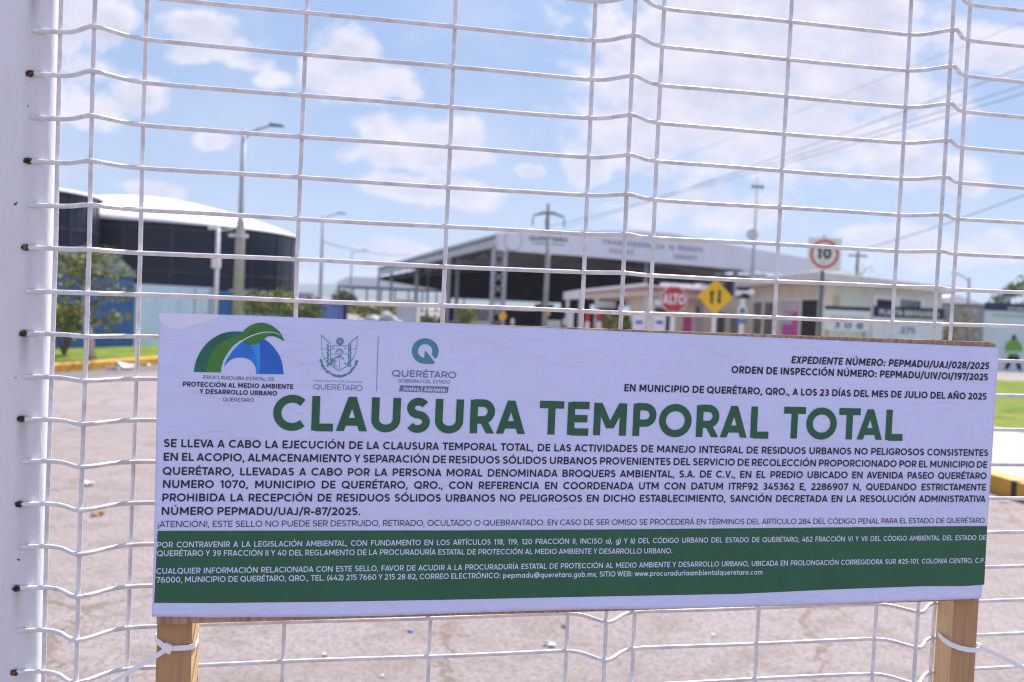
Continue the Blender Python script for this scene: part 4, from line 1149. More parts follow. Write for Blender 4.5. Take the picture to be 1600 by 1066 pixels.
for px, lab in ((801, 'short striped post right of the lattice column'), (882.5, 'short striped post left of the white box sign')):
    b = W(px, 500, 41); b.z = 0; e = empty('marker_post', b, lab, 'marker post', 'short striped posts in the yard'); zt = W(px, 498, 41).z
    mb = MB()
    for k in range(4):
        mb.cur = k % 2; mb.tube([b + Vector((0, 0, zt * k / 4)), b + Vector((0, 0, zt * (k + 1) / 4))], .07, 8)
    mb.build('tube', [M_RED, M_SIGNW], e)
    mb = MB(); mb.box(b + Vector((0, 0, .03)), (.3, .3, .06)); mb.build('foot', M_INKB, e)
c = W(892, 497, 36); e = empty('totem_sign', (c.x, 36, 0), 'narrow white upright sign in front of the dark shed interior', 'sign')
mb = MB(); mb.box((c.x, 36, c.z - .1), (.19, .06, .75)); mb.build('panel', M_SIGNW, e)
mb = MB(); mb.box((c.x, 36.06, (c.z - .3) / 2), (.05, .05, c.z - .3)); mb.build('post', M_GALV, e)
c = W(866, 506, 37); e = empty('low_sign', (c.x, 37, 0), 'low wide grey notice board right of the pale grey pole', 'sign')
mb = MB(); mb.box((c.x, 37, c.z), (.5, .05, .26)); mb.build('panel', mat('grey_notice', (.5, .54, .55), .6, .2, 6), e)
for s_ in (-.18, .18):
    mb = MB(); mb.box((c.x + s_, 37.05, c.z / 2), (.05, .04, c.z)); mb.build('leg', M_GALV, e)

# ------------------------------------------------------------------ guard houses
M_BEIGE = mat('beige_render', (0.74, 0.63, 0.50), 0.85, 0.15, 1.5, 0.1, 40)
M_CREAM = mat('cream_trim', (0.78, 0.73, 0.66), 0.7, 0.1, 3)
M_SAGE = mat('grey_green_panel', (0.61, 0.62, 0.55), 0.75, 0.12, 1.5)
M_ROOFW = mat('pale_roof_slab', (0.66, 0.62, 0.58), 0.7, 0.12, 2)
M_PINK = mat('salmon_roof_edge', (0.55, 0.22, 0.20), 0.7, 0.2, 3)
M_GLASS = mat('dark_window_glass', (0.06, 0.07, 0.075), 0.12, spec=0.8)
M_DOORWAY = mat('dark_doorway', (0.012, 0.011, 0.010), 0.8)
M_MAG = mat('magenta_poster', (0.52, 0.05, 0.25), 0.6, 0, 9, col2=(.60, .12, .34))
def on_wall(mb, A, B, x0, x1, y0, y1, t=.05, y0b=None, y1b=None, proud=.0):
    """slab on the upright plane A-B from its pixel rectangle (verticals lean with the camera)"""
    P, Q = VP(x0, (y0 + y1) / 2, A, B), VP(x1, (y0 + y1) / 2, A, B)
    xm = (x0 + x1) / 2
    zt, zb = VP(xm, y0, A, B).z, VP(xm, y1, A, B).z
    d = (Q - P); d.z = 0; d.normalize(); n = Vector((-d.y, d.x, 0))
    P2 = P - n * (t + proud); Q2 = Q - n * (t + proud)
    mb.wall(P2, Q2, zb, zt, t)
def house_right():
    Cn = W(1289, 470, 26.0); Lf = W(1176, 470, 33.5); Rt = W(1472, 470, 31.5)
    e = empty('guard_house', (Cn.x, Cn.y, 0), 'beige guard house with flat overhanging roof behind the notice boards', 'guard house')
    zt = 2.45
    mb = MB(); mb.wall(Lf, Cn, 0, zt, .2); mb.build('side_wall', M_BEIGE, e)
    mb = MB(); mb.wall(Cn + Vector((0.003, 0, 0)), Rt, 0, zt, .2)
    dback = Vector((Lf.x - Cn.x, Lf.y - Cn.y, 0)); Rb = Rt + dback
    mb.wall(Rt, Rb, 0, zt, .2); mb.build('front_wall', M_SAGE, e)
    # roof slab with overhang
    up = Vector((0, 0, 1))
    dl = (Lf - Cn); dl.z = 0; dl.normalize(); dr = (Rt - Cn); dr.z = 0; dr.normalize()
    o = .55
    rc = Cn - dl * o - dr * .8; rr_ = Rt + dr * .4 - dl * o; rl = Lf + dl * .8 - dr * .8; rb = Rb + dr * .4 + dl * .5
    q = [Vector((p.x, p.y, 0)) for p in (rc, rr_, rb, rl)]
    mb = MB(); mb.hexa([p + up * (zt + .003) for p in q], [p + up * (zt + .24) for p in q]); mb.build('roof', M_ROOFW, e, bevel=.02)
    # side wall: trims, windows, poster, door
    f = mb = MB(); on_wall(mb, Lf, Cn, 1177, 1252, 467, 471, .03); mb.build('string_course', M_CREAM, e)
    for x0, x1 in ((1180, 1191.5), (1197, 1209)):
        mb = MB(); on_wall(mb, Lf, Cn, x0 - 1.5, x1 + 1.5, 470, 526, .04); fr = mb.build('window', M_CREAM, e)
        mb = MB(); on_wall(mb, Lf, Cn, x0, x1, 472.5, 524, .02, proud=.045); mb.build('pane', M_GLASS, fr)
    mb = MB(); on_wall(mb, Lf, Cn, 1251, 1286.5, 464, 560, .05); fr = mb.build('door', M_CREAM, e)
    mb = MB(); on_wall(mb, Lf, Cn, 1255, 1283, 469, 560, .02, proud=.055); mb.build('opening', M_DOORWAY, fr)
    mb = MB(); on_wall(mb, Lf, Cn, 1217, 1249, 470, 560, .03); mb.build('pale_panel', mat('pale_wall_panel', (.55, .49, .46), .7, .15, 3), e)
    mb = MB(); on_wall(mb, Lf, Cn, 1224, 1247.5, 487, 540, .01, proud=.035); po = mb.build('poster', M_MAG, e)
    mb = MB(); on_wall(mb, Lf, Cn, 1225, 1240, 489, 507, .006, proud=.048); mb.build('poster_photo', mat('poster_pale', (.55, .57, .6), .6, .5, 14), po)
    mb = MB(); on_wall(mb, Lf, Cn, 1226, 1241, 494, 498, .004, proud=.056); mb.build('poster_heading', mat('poster_teal', (.03, .12, .16), .6), po)
    # front wall: window, small notice
    mb = MB(); on_wall(mb, Cn, Rt, 1362, 1440, 463.5, 498, .05); fr = mb.build('window', M_SIGNW, e)
    for x0, x1 in ((1367, 1394), (1404, 1435)):
        mb = MB(); on_wall(mb, Cn, Rt, x0, x1, 468.5, 494, .02, proud=.055); mb.build('pane', M_GLASS if x0 > 1400 else M_DOORWAY, fr)
    mb = MB(); on_wall(mb, Cn, Rt, 1297, 1311, 462, 478, .02); mb.build('small_notice', mat('tan_notice', (.55, .42, .30), .7, .25, 12), e)
house_right()
def house_left():
    Lf = W(1000, 470, 36); Cn = W(1016, 470, 33); Rt = W(1190, 470, 38)
    e = empty('gate_lodge', (Cn.x, Cn.y, 0), 'beige gate lodge with salmon edged canopy roof behind the stop sign', 'lodge')
    zt = 2.12
    mb = MB(); mb.wall(Cn, Rt, 0, zt, .2); mb.wall((Lf.x, Lf.y + 3), Cn, 0, zt, .15); mb.build('wall', M_BEIGE, e)
    far = W(905, 470, 52); up = Vector((0, 0, 1))
    rc = W(1013, 470, 32.2); rr_ = W(1112, 470, 34.5)
    q = [Vector((p.x, p.y, 0)) for p in (rc, rr_, Vector((rr_.x + .5, 52, 0)), far)]
    mb = MB(); mb.hexa([p + up * 2.20 for p in q], [p + up * 2.30 for p in q]); mb.build('roof_edge', M_PINK, e)
    q2 = [p + (Vector((sum(v.x for v in q) / 4, sum(v.y for v in q) / 4, 0)) - p) * .02 for p in q]
    mb = MB(); mb.hexa([p + up * 2.303 for p in q2], [p + up * 2.36 for p in q2]); mb.build('roof_membrane', M_DOME, e)
    mb = MB(); mb.hexa([p + up * 2.0 for p in q2], [p + up * 2.197 for p in q2]); mb.build('canopy_beam', M_BEIGE, e)
    for x0, x1, y0, y1, Y in ((934, 962, 470, 482, 43), (977, 985, 470, 478, 42), (1023, 1033, 467.5, 478, 32.4)):
        a_, b_ = W(x0, y0, Y), W(x1, y1, Y); mb = MB(); mb.box(((a_.x + b_.x) / 2, Y, (a_.z + b_.z) / 2), (b_.x - a_.x, .06, a_.z - b_.z)); mb.build('hanging_sign', M_SIGNW, e)
    for px, Y in ((932, 44), (996, 37), (1008, 34)):
        p = W(px, 480, Y); mb = MB(); mb.box((p.x, Y, 1.0), (.17, .17, 1.995)); mb.build('canopy_post', M_CREAM, e)
    for x0, x1, y0, nm in ((1074, 1090, 478, 'a'), (1090, 1098, 476, 'b')):
        pass
    mb = MB(); on_wall(mb, Cn, Rt, 1019, 1044, 480, 540, .05); fr = mb.build('window', M_GALV, e)
    mb = MB(); on_wall(mb, Cn, Rt, 1021, 1042, 483, 540, .02, proud=.055); mb.build('pane', M_GLASS, fr)
    mb = MB(); on_wall(mb, Cn, Rt, 1067, 1080, 496, 530, .02); mb.build('poster', M_MAG, e)
    mb = MB(); on_wall(mb, Cn, Rt, 1085, 1098, 476, 540, .03); mb.build('pale_panel', mat('lodge_panel', (.5, .46, .46), .7, .15, 3), e)
    mb = MB(); on_wall(mb, Cn, Rt, 1087, 1091, 480, 489, .02, proud=.035); mb.build('wall_light', M_NAVY, e)
    mb = MB(); on_wall(mb, Cn, Rt, 1116, 1131, 486, 545, .05); fr = mb.build('door', M_CREAM, e)
    mb = MB(); on_wall(mb, Cn, Rt, 1118, 1129, 488, 545, .02, proud=.055); mb.build('pane', M_GLASS, fr)
    mb = MB(); on_wall(mb, Cn, Rt, 1137, 1155, 490, 545, .05); fr = mb.build('window', M_CREAM, e)
    mb = MB(); on_wall(mb, Cn, Rt, 1138.5, 1153.5, 492, 545, .02, proud=.055); mb.build('pane', mat('grey_glass', (.2, .21, .22), .2), fr)
    mb = MB(); rr = random.Random(5)
    for i in range(9):
        p = W(1040 + i * 7.5, 440, 35.5 + rr.uniform(0, 1)); mb.box((p.x, p.y, 2.36 + .07), (rr.uniform(.12, .3), .3, .14 + rr.uniform(0, .1)), rr.uniform(0, .5))
    mb.build('roof_units', M_SIGNW, e)
house_left()
def board(name, px0, px1, py_top, py_bot, Y, mp, label, head=None, head_py=None, body_to=0.0, cat='notice board'):
    c = W((px0 + px1) / 2, (py_top + py_bot) / 2, Y)
    x0, x1 = W(px0, c.z, Y).x, W(px1, c.z, Y).x
    x0 = W(px0, (py_top + py_bot) / 2, Y).x; x1 = W(px1, (py_top + py_bot) / 2, Y).x
    zt, zb = W((px0 + px1) / 2, py_top, Y).z, W((px0 + px1) / 2, py_bot, Y).z
    e = empty(name, (c.x, Y, 0), label, cat)
    mb = MB(); mb.box(((x0 + x1) / 2, Y, (zt + zb) / 2), (x1 - x0, .05, zt - zb)); mb.build('panel', mp, e, bevel=.006)
    if head_py:
        zh = W((px0 + px1) / 2, head_py, Y).z
        mb = MB(); mb.box(((x0 + x1) / 2, Y - .012, (zt + zh) / 2 + .005), (x1 - x0 + .02, .05, zt - zh + .02)); mb.build('header', M_NAVY, e)
    for x in (x0 + .08, x1 - .08):
        mb = MB(); mb.box((x, Y + .06, zt / 2 - .02), (.06, .06, zt - .04)); mb.build('leg', M_GALV, e)
    return e, (x0 + x1) / 2, x1 - x0, zt, zb
M_BOARDW = mat('white_notice_panel', (0.80, 0.78, 0.88), 0.55, 0.06, 3)
M_BLUEINK = mat('blue_ink', (0.10, 0.16, 0.40), 0.6)
Y = 23.5
e, cx, wd, zt, zb = board('counter_board', 1289, 1358, 480, 517, Y, M_BOARDW, 'white notice board with navy header and blue digits 3 0 8', head_py=484.5)
text_on('numerals', '3 0 8', M_BLUEINK, (cx + .03, Y - .03, W(1330, 513.5, Y).z), (1, 0, 0), (0, 0, 1), .15, .70, .2, e)
text_on('lettering', 'DÍAS SIN ACCIDENTES', M_LET, (cx, Y - .03, W(1323, 497.5, Y).z), (1, 0, 0), (0, 0, 1), .05, .82, .16, e)
e, cx, wd, zt, zb = board('plant_board', 1363.5, 1472, 481, 560, 23.8, mat('pale_sage_panel', (.75, .73, .87), .55, .06, 3), 'wide board headed PLANTA BROQUERS with 275 below', head_py=497)
text_on('lettering', 'PLANTA BROQUERS', M_SIGNW, (cx, 23.8 - .045, W(1418, 493.5, 23.8).z), (1, 0, 0), (0, 0, 1), .125, 1.42, .2, e)
text_on('numerals', '275', M_BLUEINK, (cx, 23.8 - .03, W(1412, 521, 23.8).z), (1, 0, 0), (0, 0, 1), .15, .36, .18, e)
Y = 27
e, cx, wd, zt, zb = board('safety_board', 1536, 1660, 476, 583, Y, mat('pale_green_panel', (.60, .68, .74), .5, .08, 2), 'large safety board picturing a worker in a green vest', head_py=487)
text_on('lettering', 'SEGURIDAD', M_SIGNW, (W(1590, 485, Y).x, Y - .045, W(1586, 485, Y).z), (1, 0, 0), (0, 0, 1), .085, .6, .18, e)
text_on('lettering', 'USO OBLIGATORIO DE EQUIPO', M_LET, (W(1596, 495, Y).x, Y - .03, W(1590, 496, Y).z), (1, 0, 0), (0, 0, 1), .07, 1.55, .16, e)
def worker_picture():
    mb = MB(); mb.recalc = True
    f = lambda pts, dy: [W(x, y, Y - .028 - dy) for x, y in pts]
    M_VEST = mat('green_vest_print', (.16, .36, .03), .5); M_SKIN = mat('picture_face', (.10, .09, .10), .6)
    mb = MB(); mb.poly(f([(1570, 546), (1572, 537), (1578, 532), (1591, 532), (1596, 538), (1598, 547), (1594, 551), (1591, 546), (1591, 556), (1576, 556), (1576, 546), (1573, 551)], .006), (0, .004, 0)); mb.build('vest_picture', M_VEST, e)
    mb = MB(); mb.poly(f([(1575, 556.3), (1592, 556.3), (1595, 570), (1597, 579), (1590, 578), (1586, 564), (1583, 562), (1579, 570), (1575, 578), (1569, 576), (1573, 567)], .003), (0, .004, 0)); mb.build('trousers_picture', M_INKB, e)
    mb = MB(); mb.poly(f([(1575.5, 549), (1591.5, 549), (1591.5, 551.5), (1575.5, 551.5)], .0115), (0, .003, 0)); mb.build('stripe_picture', M_SIGNW, e)
    mb = MB(); mb.disc(W(1584.5, 528, Y - .040), (0, -1, 0), .072, .003, 14, 0, 1.15); mb.build('head_picture', M_SKIN, e)
worker_picture()
# info post with blue plates
Y = 24; c = W(1160, 486, Y); e = empty('info_sign', (c.x, Y, 0), 'white post with two small blue and white plates left of the guard house windows', 'sign')
mb = MB(); mb.box((c.x, Y + .04, .95), (.11, .05, 1.9)); mb.build('post', M_SIGNW, e)
mb = MB(); mb.box((c.x, Y, c.z), (.22, .03, .2)); mb.build('plate', M_SIGNW, e)
mb = MB(); mb.disc((c.x, Y - .02, c.z), (0, -1, 0), .075, .004, 14); mb.build('blue_disc', M_BLUEINK, e)
c2 = W(1159, 502, Y); mb = MB(); mb.box((c.x, Y, c2.z), (.24, .03, .1)); mb.build('blue_plate', M_BLUEINK, e)
# two small floodlights above the info sign
mb = MB(); cc = W(1163, 457, Y); mb.box(cc, (.30, .05, .05)); mb.box(cc + Vector((-.15, -.02, -.03)), (.13, .1, .11), .3); mb.box(cc + Vector((.16, -.02, .0)), (.15, .1, .11), -.3); mb.build('floodlights', M_FASCIA, e, bevel=.015)
# white awning beyond the lodge
Y = 54; c = W(950, 470, Y); e = empty('white_awning', (c.x, Y, 0), 'bright white awning behind the salmon edged lodge roof', 'awning')
mb = MB(); mb.poly([W(x, y, Y) for x, y in [(884, 456), (906, 452.5), (1012, 442), (1012, 452), (930, 466), (884, 468)]], (0, 3, 0)); mb.build('cloth', M_DOME, e)
for px in (888, 908, 1000):
    a_ = W(px, 462, Y); mb = MB(); mb.box((a_.x, Y + .3, a_.z / 2), (.18, .18, a_.z)); mb.build('leg', M_SIGNW, e)
# leaflet holders by the lodge
for px, lab in ((998, 'white information stand left of the stop sign post, farther left one'), (1030, 'white information stand directly left of the stop sign post')):
    c = W(px, 507, 29); e = empty('info_stand', (c.x, 29, 0), lab, 'stand', 'white stands under the lodge canopy')
    mb = MB(); mb.box((c.x, 29, c.z / 2 + .2), (.36, .08, c.z + .1)); mb.build('panel', M_BOARDW, e, bevel=.01)
    mb = MB(); mb.box((c.x, 28.95, c.z + .06), (.2, .02, .09)); mb.build('plate', M_BLUEINK, e)
    mb = MB(); mb.box((c.x, 29, .08), (.44, .3, .14)); mb.build('base', M_GALV, e)
# block wall on the right with pale roof behind
A, B = W(1466, 480, 36), W(1760, 480, 33)
e = empty('block_wall', (A.x, A.y, 0), 'grey concrete block wall behind the right hand boards', 'wall')
mb = MB(); mb.wall(A, B, 0, 2.18, .2); mb.build('blocks', M_CONC, e)
mb = MB(); mb.wall(A + Vector((0, -.03, 0)), B + Vector((0, -.03, 0)), 2.183, 2.25, .26); mb.build('coping', M_DKSTEEL, e)
A, B = W(1455, 465, 58), W(1532, 465, 58)
e = empty('pale_shed', (A.x, 58, 0), 'low pale roofed shed just showing above the block wall', 'shed')
mb = MB(); mb.poly([(A.x, 58, 0), (B.x, 58, 0), (B.x, 58, 2.6), (A.x, 58, 2.6)], (0, 6, 0)); mb.build('wall', M_FASCIA, e)
mb = MB(); mb.poly([(A.x - .3, 57.8, 2.603), (B.x + .3, 57.8, 2.603), (B.x + .3, 57.8, 2.72), ((A.x + B.x) / 2, 57.8, 3.2), (A.x - .3, 57.8, 2.9)], (0, 6.4, 0)); mb.build('roof', M_DOME, e)

# ------------------------------------------------------------------ the mesh gate
WR = 0.0027
def build_gate():
    uC, _ = S(40.5, 500, 0.0)
    e = empty('mesh_gate', F3(uC - .05, 0, 0), 'white welded wire mesh gate with a square tube post', 'gate')
    # post: rounded square tube, its right flank turned to the viewer
    r = .020; wd = .105; dp = .033; r2 = .004
    prof = []
    x1 = uC + r; x0 = x1 - wd; y1 = -.0008; y0 = y1 - dp     # u and off ranges
    for (cx, cy, a0, q) in ((x1 - r, y1 - r, 0, r), (x0 + r, y1 - r, 90, r), (x0 + r2, y0 + r2, 180, r2), (x1 - r2, y0 + r2, 270, r2)):
        for i in range(9):
            a = R(a0 + 90 * i / 8)
            prof.append((cx + q * math.cos(a), cy + q * math.sin(a)))
    mb = MB(); mb.hexa([F3(u, 0, o) for u, o in prof], [F3(u, 2.45, o) for u, o in prof]); 
    po = mb.build('post', post_mat(), e, smooth=True)
    es = po.modifiers.new('split', 'EDGE_SPLIT'); es.split_angle = R(40)
    mb = MB(); mb.hexa([F3(x0 - .003, 2.4505, y1 + .003), F3(x1 + .003, 2.4505, y1 + .003), F3(x1 + .003, 2.4505, y0 - .003), F3(x0 - .003, 2.4505, y0 - .003)],
                       [F3(x0 - .003, 2.456, y1 + .003), F3(x1 + .003, 2.456, y1 + .003), F3(x1 + .003, 2.456, y0 - .003), F3(x0 - .003, 2.456, y0 - .003)])
    mb.build('post_cap', M_WHITE, e)
    # vertical wires from their measured places: (x, y) at y and fold offset
    D = 0.041
    vs_ = [(87, 350, 0), (139.5, 350, 1), (220, 350, 0), (467.3, 350, 0), (698, 350, 0), (915.3, 350, 0), (976.6, 355, 1), (1021.5, 355, 0), (1218.2, 355, 0), (1403.8, 355, 0), (1469.7, 355, 1), (1496, 350, 0)]
    us = [(S(x, y, D * k - .005)[0], k) for x, y, k in vs_]
    u_last = us[-1][0]
    pit = us[4][0] - us[3][0]
    us += [(u_last + pit, 0), (u_last + 2 * pit, 0)]
    ZB, ZT = .085, 2.36
    for u, k in us:
        mb = MB(); n = 14
        mb.tube([F3(u + .0006 * math.sin(i * 1.7 + u * 9), ZB + (ZT - ZB) * i / n, D * k - .0052 + .0004 * math.sin(i * 2.1 + u * 5)) for i in range(n + 1)], WR, 8)
        mb.build('vertical_wire', M_WIRE, e, smooth=True)
    # horizontal wires, dipping towards the viewer at each fold
    z_ref = [S(475, y, 0)[1] for y in (85, 148, 214, 278, 343)]
    sp = .05
    sp = (z_ref[0] - z_ref[-1]) / 4
    zc = z_ref[2]
    print('wire spacing', sp, z_ref)
    uL = uC - .001; uR = us[-1][0] + .02
    ctl = [(uL, 0)]
    for i, (u, k) in enumerate(us):
        if k:
            ua, ub = us[i - 1][0], us[i + 1][0]
            la, lb_ = u - ua, ub - u
            ctl += [(ua + .30 * la, 0), (u - .10 * la, 1), (u + .10 * lb_, 1), (ub - .22 * lb_, 0)]
    ctl.append((uR, 0))
    smooth_ctl = ctl
    for _ in range(2):          # round the bends by cutting corners
        nw = [smooth_ctl[0]]
        for a, b in zip(smooth_ctl, smooth_ctl[1:]):
            if b[0] - a[0] > .08:
                q = .012 / (b[0] - a[0])
            else: q = .25
            nw += [(a[0] + (b[0] - a[0]) * q, a[1] + (b[1] - a[1]) * q), (b[0] - (b[0] - a[0]) * q, b[1] - (b[1] - a[1]) * q)]
        smooth_ctl = nw + [smooth_ctl[-1]]
    k0 = int((zc - .1) / sp); k1 = int((2.35 - zc) / sp)
    rr = random.Random(21)
    zs = []
    for k in range(-k0, k1 + 1):
        z = zc + k * sp
        zs.append(z)
        mb = MB(); ph = rr.uniform(0, 6)
        pts = []
        for (u, d) in smooth_ctl: pts.append((u, d))
        # add points along long straight runs for tiny waviness
        full = [pts[0]]
        for a, b in zip(pts, pts[1:]):
            L_ = b[0] - a[0]
            m = max(1, int(L_ / .06))
            for i in range(1, m + 1): full.append((a[0] + L_ * i / m, a[1] + (b[1] - a[1]) * i / m))
        mb.tube([F3(u, z + .0062 * (u - us[3][0]) + .0005 * math.sin(u * 17 + ph), D * d + .0004 * math.sin(u * 13 + ph * 2)) for u, d in full], WR, 8)
        mb.build('horizontal_wire', M_WIRE, e, smooth=True)
    # rusty welds where every second wire meets the post
    for i, z in enumerate(zs):
        if i % 2 == (k0 + 1) % 2:
            bm = MB()
            c = F3(uL - .001, z + .0062 * (uL - us[3][0]), .001)
            seg, rows = 10, 7
            vs = []
            for a in range(rows + 1):
                th = math.pi * a / rows
                for b in range(seg):
                    fi = 2 * math.pi * b / seg
                    p = Vector((math.sin(th) * math.cos(fi), math.sin(th) * math.sin(fi), math.cos(th)))
                    rad = .0036 * (1 + .35 * mnoise.noise(p * 2.2 + Vector((z * 37, 0, 0))))
                    vs.append(c + FD * p.x * rad * 1.35 + FN * p.y * rad * .75 + Vector((0, 0, p.z * rad)))
            bm.add(vs, [(a * seg + b, a * seg + (b + 1) % seg, (a + 1) * seg + (b + 1) % seg, (a + 1) * seg + b) for a in range(rows) for b in range(seg)])
            bm.build('weld_bead', M_RUST, e, smooth=True)
    # lower and upper frame tubes of the gate leaf
    for z in (.06, 2.39):
        mb = MB(); mb.hexa([F3(x1 + .0005, z - .02, .012), F3(uR, z - .02, .012), F3(uR, z - .02, -.028), F3(x1 + .0005, z - .02, -.028)],
                           [F3(x1 + .0005, z + .02, .012), F3(uR, z + .02, .012), F3(uR, z + .02, -.028), F3(x1 + .0005, z + .02, -.028)]); mb.build('rail', M_WHITE, e, bevel=.003)
    return e
def post_mat():
    m = mat('weathered_white_post_paint', (0.74, 0.73, 0.78), 0.42, 0.12, 9, 0.12, 160, stretch=(1, 1, .25))
    nt = m.node_tree; N, L = nt.nodes, nt.links
    bs = N['Principled BSDF']
    src = bs.inputs['Base Color'].links[0].from_socket
    tc = N.new('ShaderNodeTexCoord')
    # rust freckles and chips
    def nz(scale, sc=(1, 1, 1), det=5):
        mp = N.new('ShaderNodeMapping'); mp.inputs['Scale'].default_value = sc; L.new(tc.outputs['Object'], mp.inputs[0])
        n = N.new('ShaderNodeTexNoise'); n.inputs['Scale'].default_value = scale; n.inputs['Detail'].default_value = det; L.new(mp.outputs[0], n.inputs['Vector']); return n.outputs[0]
    def mr(v, a, b, d=1.0):
        n = N.new('ShaderNodeMapRange'); n.inputs['From Min'].default_value = a; n.inputs['From Max'].default_value = b; n.inputs['To Max'].default_value = d; L.new(v, n.inputs['Value']); return n.outputs[0]
    def mix(f, a, b):
        n = N.new('ShaderNodeMix'); n.data_type = 'RGBA'; L.new(f, n.inputs[0]); L.new(a, n.inputs[6]); n.inputs[7].default_value = b; return n.outputs[2]
    c = mix(mr(nz(14, (1, 1, .08)), .54, .74, .35), src, (.36, .33, .33, 1))
    c = mix(mr(nz(75), .735, .76), c, (.12, .05, .02, 1))
    zr = [S(475, y, 0)[1] for y in (85, 148, 214, 278, 343)]
    sp = (zr[0] - zr[-1]) / 4; z0 = zr[2] + sp
    sep = N.new('ShaderNodeSeparateXYZ'); L.new(tc.outputs['Object'], sep.inputs[0])
    def M(op, a, b=None, c_=None):
        n = N.new('ShaderNodeMath'); n.operation = op
        for i, v in enumerate((a, b, c_)):
            if v is None: continue
            if isinstance(v, (int, float)): n.inputs[i].default_value = v
            else: L.new(v, n.inputs[i])
        return n.outputs[0]
    wob = nz(60, (1, 1, .3))
    u = M('ADD', M('MULTIPLY', sep.outputs['X'], FD.x), M('MULTIPLY', sep.outputs['Y'], FD.y))
    u = M('MULTIPLY_ADD', wob, .006, M('SUBTRACT', u, .0515))
    fr = M('FRACT', M('DIVIDE', M('SUBTRACT', sep.outputs['Z'], z0 + .003), 2 * sp))
    band = mr(M('ABSOLUTE', u), .0075, .001)
    st = M('MULTIPLY', band, mr(fr, .45, 1.0))
    st = M('MULTIPLY', st, mr(nz(40, (1, 1, .15)), .38, .62))
    mx = N.new('ShaderNodeMix'); mx.data_type = 'RGBA'
    L.new(M('MULTIPLY', st, .8), mx.inputs[0]); L.new(c, mx.inputs[6]); mx.inputs[7].default_value = (.17, .11, .07, 1)
    # grime gathered along the bend of the tube
    grime = M('MULTIPLY', mr(M('ABSOLUTE', M('SUBTRACT', u, .004)), .013, .002), mr(nz(22, (1, 1, .2)), .35, .7, .38))
    m2 = N.new('ShaderNodeMix'); m2.data_type = 'RGBA'
    L.new(grime, m2.inputs[0]); L.new(mx.outputs[2], m2.inputs[6]); m2.inputs[7].default_value = (.30, .29, .27, 1)
    L.new(m2.outputs[2], bs.inputs['Base Color'])
    return m
build_gate()

# ------------------------------------------------------------------ the closure sign
def disp(u, z):
    """gentle waves of the vinyl sheet over the board"""
    d = .0009 * mnoise.noise(Vector((u * 7, z * 5, 1.3))) + .0005 * mnoise.noise(Vector((u * 16 + z * 9, z * 14, 4.1)))
    return d
SH = 0.0525
def SG(px, py, lift=0.0):
    u, z = S(px, py, .051)
    return F3(u, z, SH + disp(u, z) + lift)
c0 = F3(S(880, 760)[0], 0, 0.02)
SIGN = empty('closure_sign', c0, 'large white vinyl notice reading CLAUSURA TEMPORAL TOTAL on two wooden posts', 'sign')
def sign_base():
    q = [S(x, y, .050) for x, y in ((252, 490), (1546, 534.5), (1556, 538), (1557, 545), (1530.5, 938), (244.5, 976))]
    mb = MB(); mb.poly([F3(u, z, .050) for u, z in q], -FN * .0095); mb.build('board', M_WOODB, SIGN, bevel=.0008)
    for (x0, x1, xb0, xb1) in ((245, 300.5, 243, 298), (1488, 1527, 1481, 1520)):
        p = [S(x, 985, .0400) for x in (x0, x1)]
        mb = MB(); ua, ub = p[0][0], p[1][0]
        tw = .0055 if x0 < 800 else 0
        bot = [F3(ua, -.25, .0402), F3(ub, -.25, .0402), F3(ub + tw, -.25, .005), F3(ua + tw, -.25, .005)]
        mb.hexa(bot, [v + Vector((0, 0, 1.72)) for v in bot])
        for k in (3, 5): mb.mi[k] = 1          # both flanks take a paler wood colour than the face
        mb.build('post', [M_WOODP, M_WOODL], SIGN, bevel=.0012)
sign_base()
LEFT = [(249, 488.6), (247, 560), (245, 640), (243, 740), (240.5, 860), (237.5, 963)]
RIGHT = [(1561.5, 543), (1558, 600), (1552, 690), (1547, 770), (1542, 850), (1537, 905), (1532.5, 934.5)]
TOP = [(249, 488.6), (400, 493.4), (640, 503), (800, 510.3), (1000, 519), (1250, 529.5), (1561.5, 543)]
BOT = [(237.5, 963), (330, 965), (430, 963.5), (600, 961), (760, 956.5), (900, 952), (1100, 949.5), (1300, 943), (1532.5, 934.5)]
def along(pl, t, axis):
    a, b = pl[0][axis], pl[-1][axis]
    v = a + (b - a) * t
    for p, q in zip(pl, pl[1:]):
        if p[axis] <= v <= q[axis] + 1e-6:
            k = (v - p[axis]) / (q[axis] - p[axis])
            return (p[0] + (q[0] - p[0]) * k, p[1] + (q[1] - p[1]) * k)
    return pl[-1]
def sheet_px(s_, t_):
    tp, bt = along(TOP, s_, 0), along(BOT, s_, 0)
    lf, rt = along(LEFT, t_, 1), along(RIGHT, t_, 1)
    tl, tr, bl, br = TOP[0], TOP[-1], BOT[0], BOT[-1]
    x = (1 - t_) * tp[0] + t_ * bt[0] + (1 - s_) * lf[0] + s_ * rt[0] - ((1 - s_) * (1 - t_) * tl[0] + s_ * (1 - t_) * tr[0] + (1 - s_) * t_ * bl[0] + s_ * t_ * br[0])
    y = (1 - t_) * tp[1] + t_ * bt[1] + (1 - s_) * lf[1] + s_ * rt[1] - ((1 - s_) * (1 - t_) * tl[1] + s_ * (1 - t_) * tr[1] + (1 - s_) * t_ * bl[1] + s_ * t_ * br[1])
    return x, y
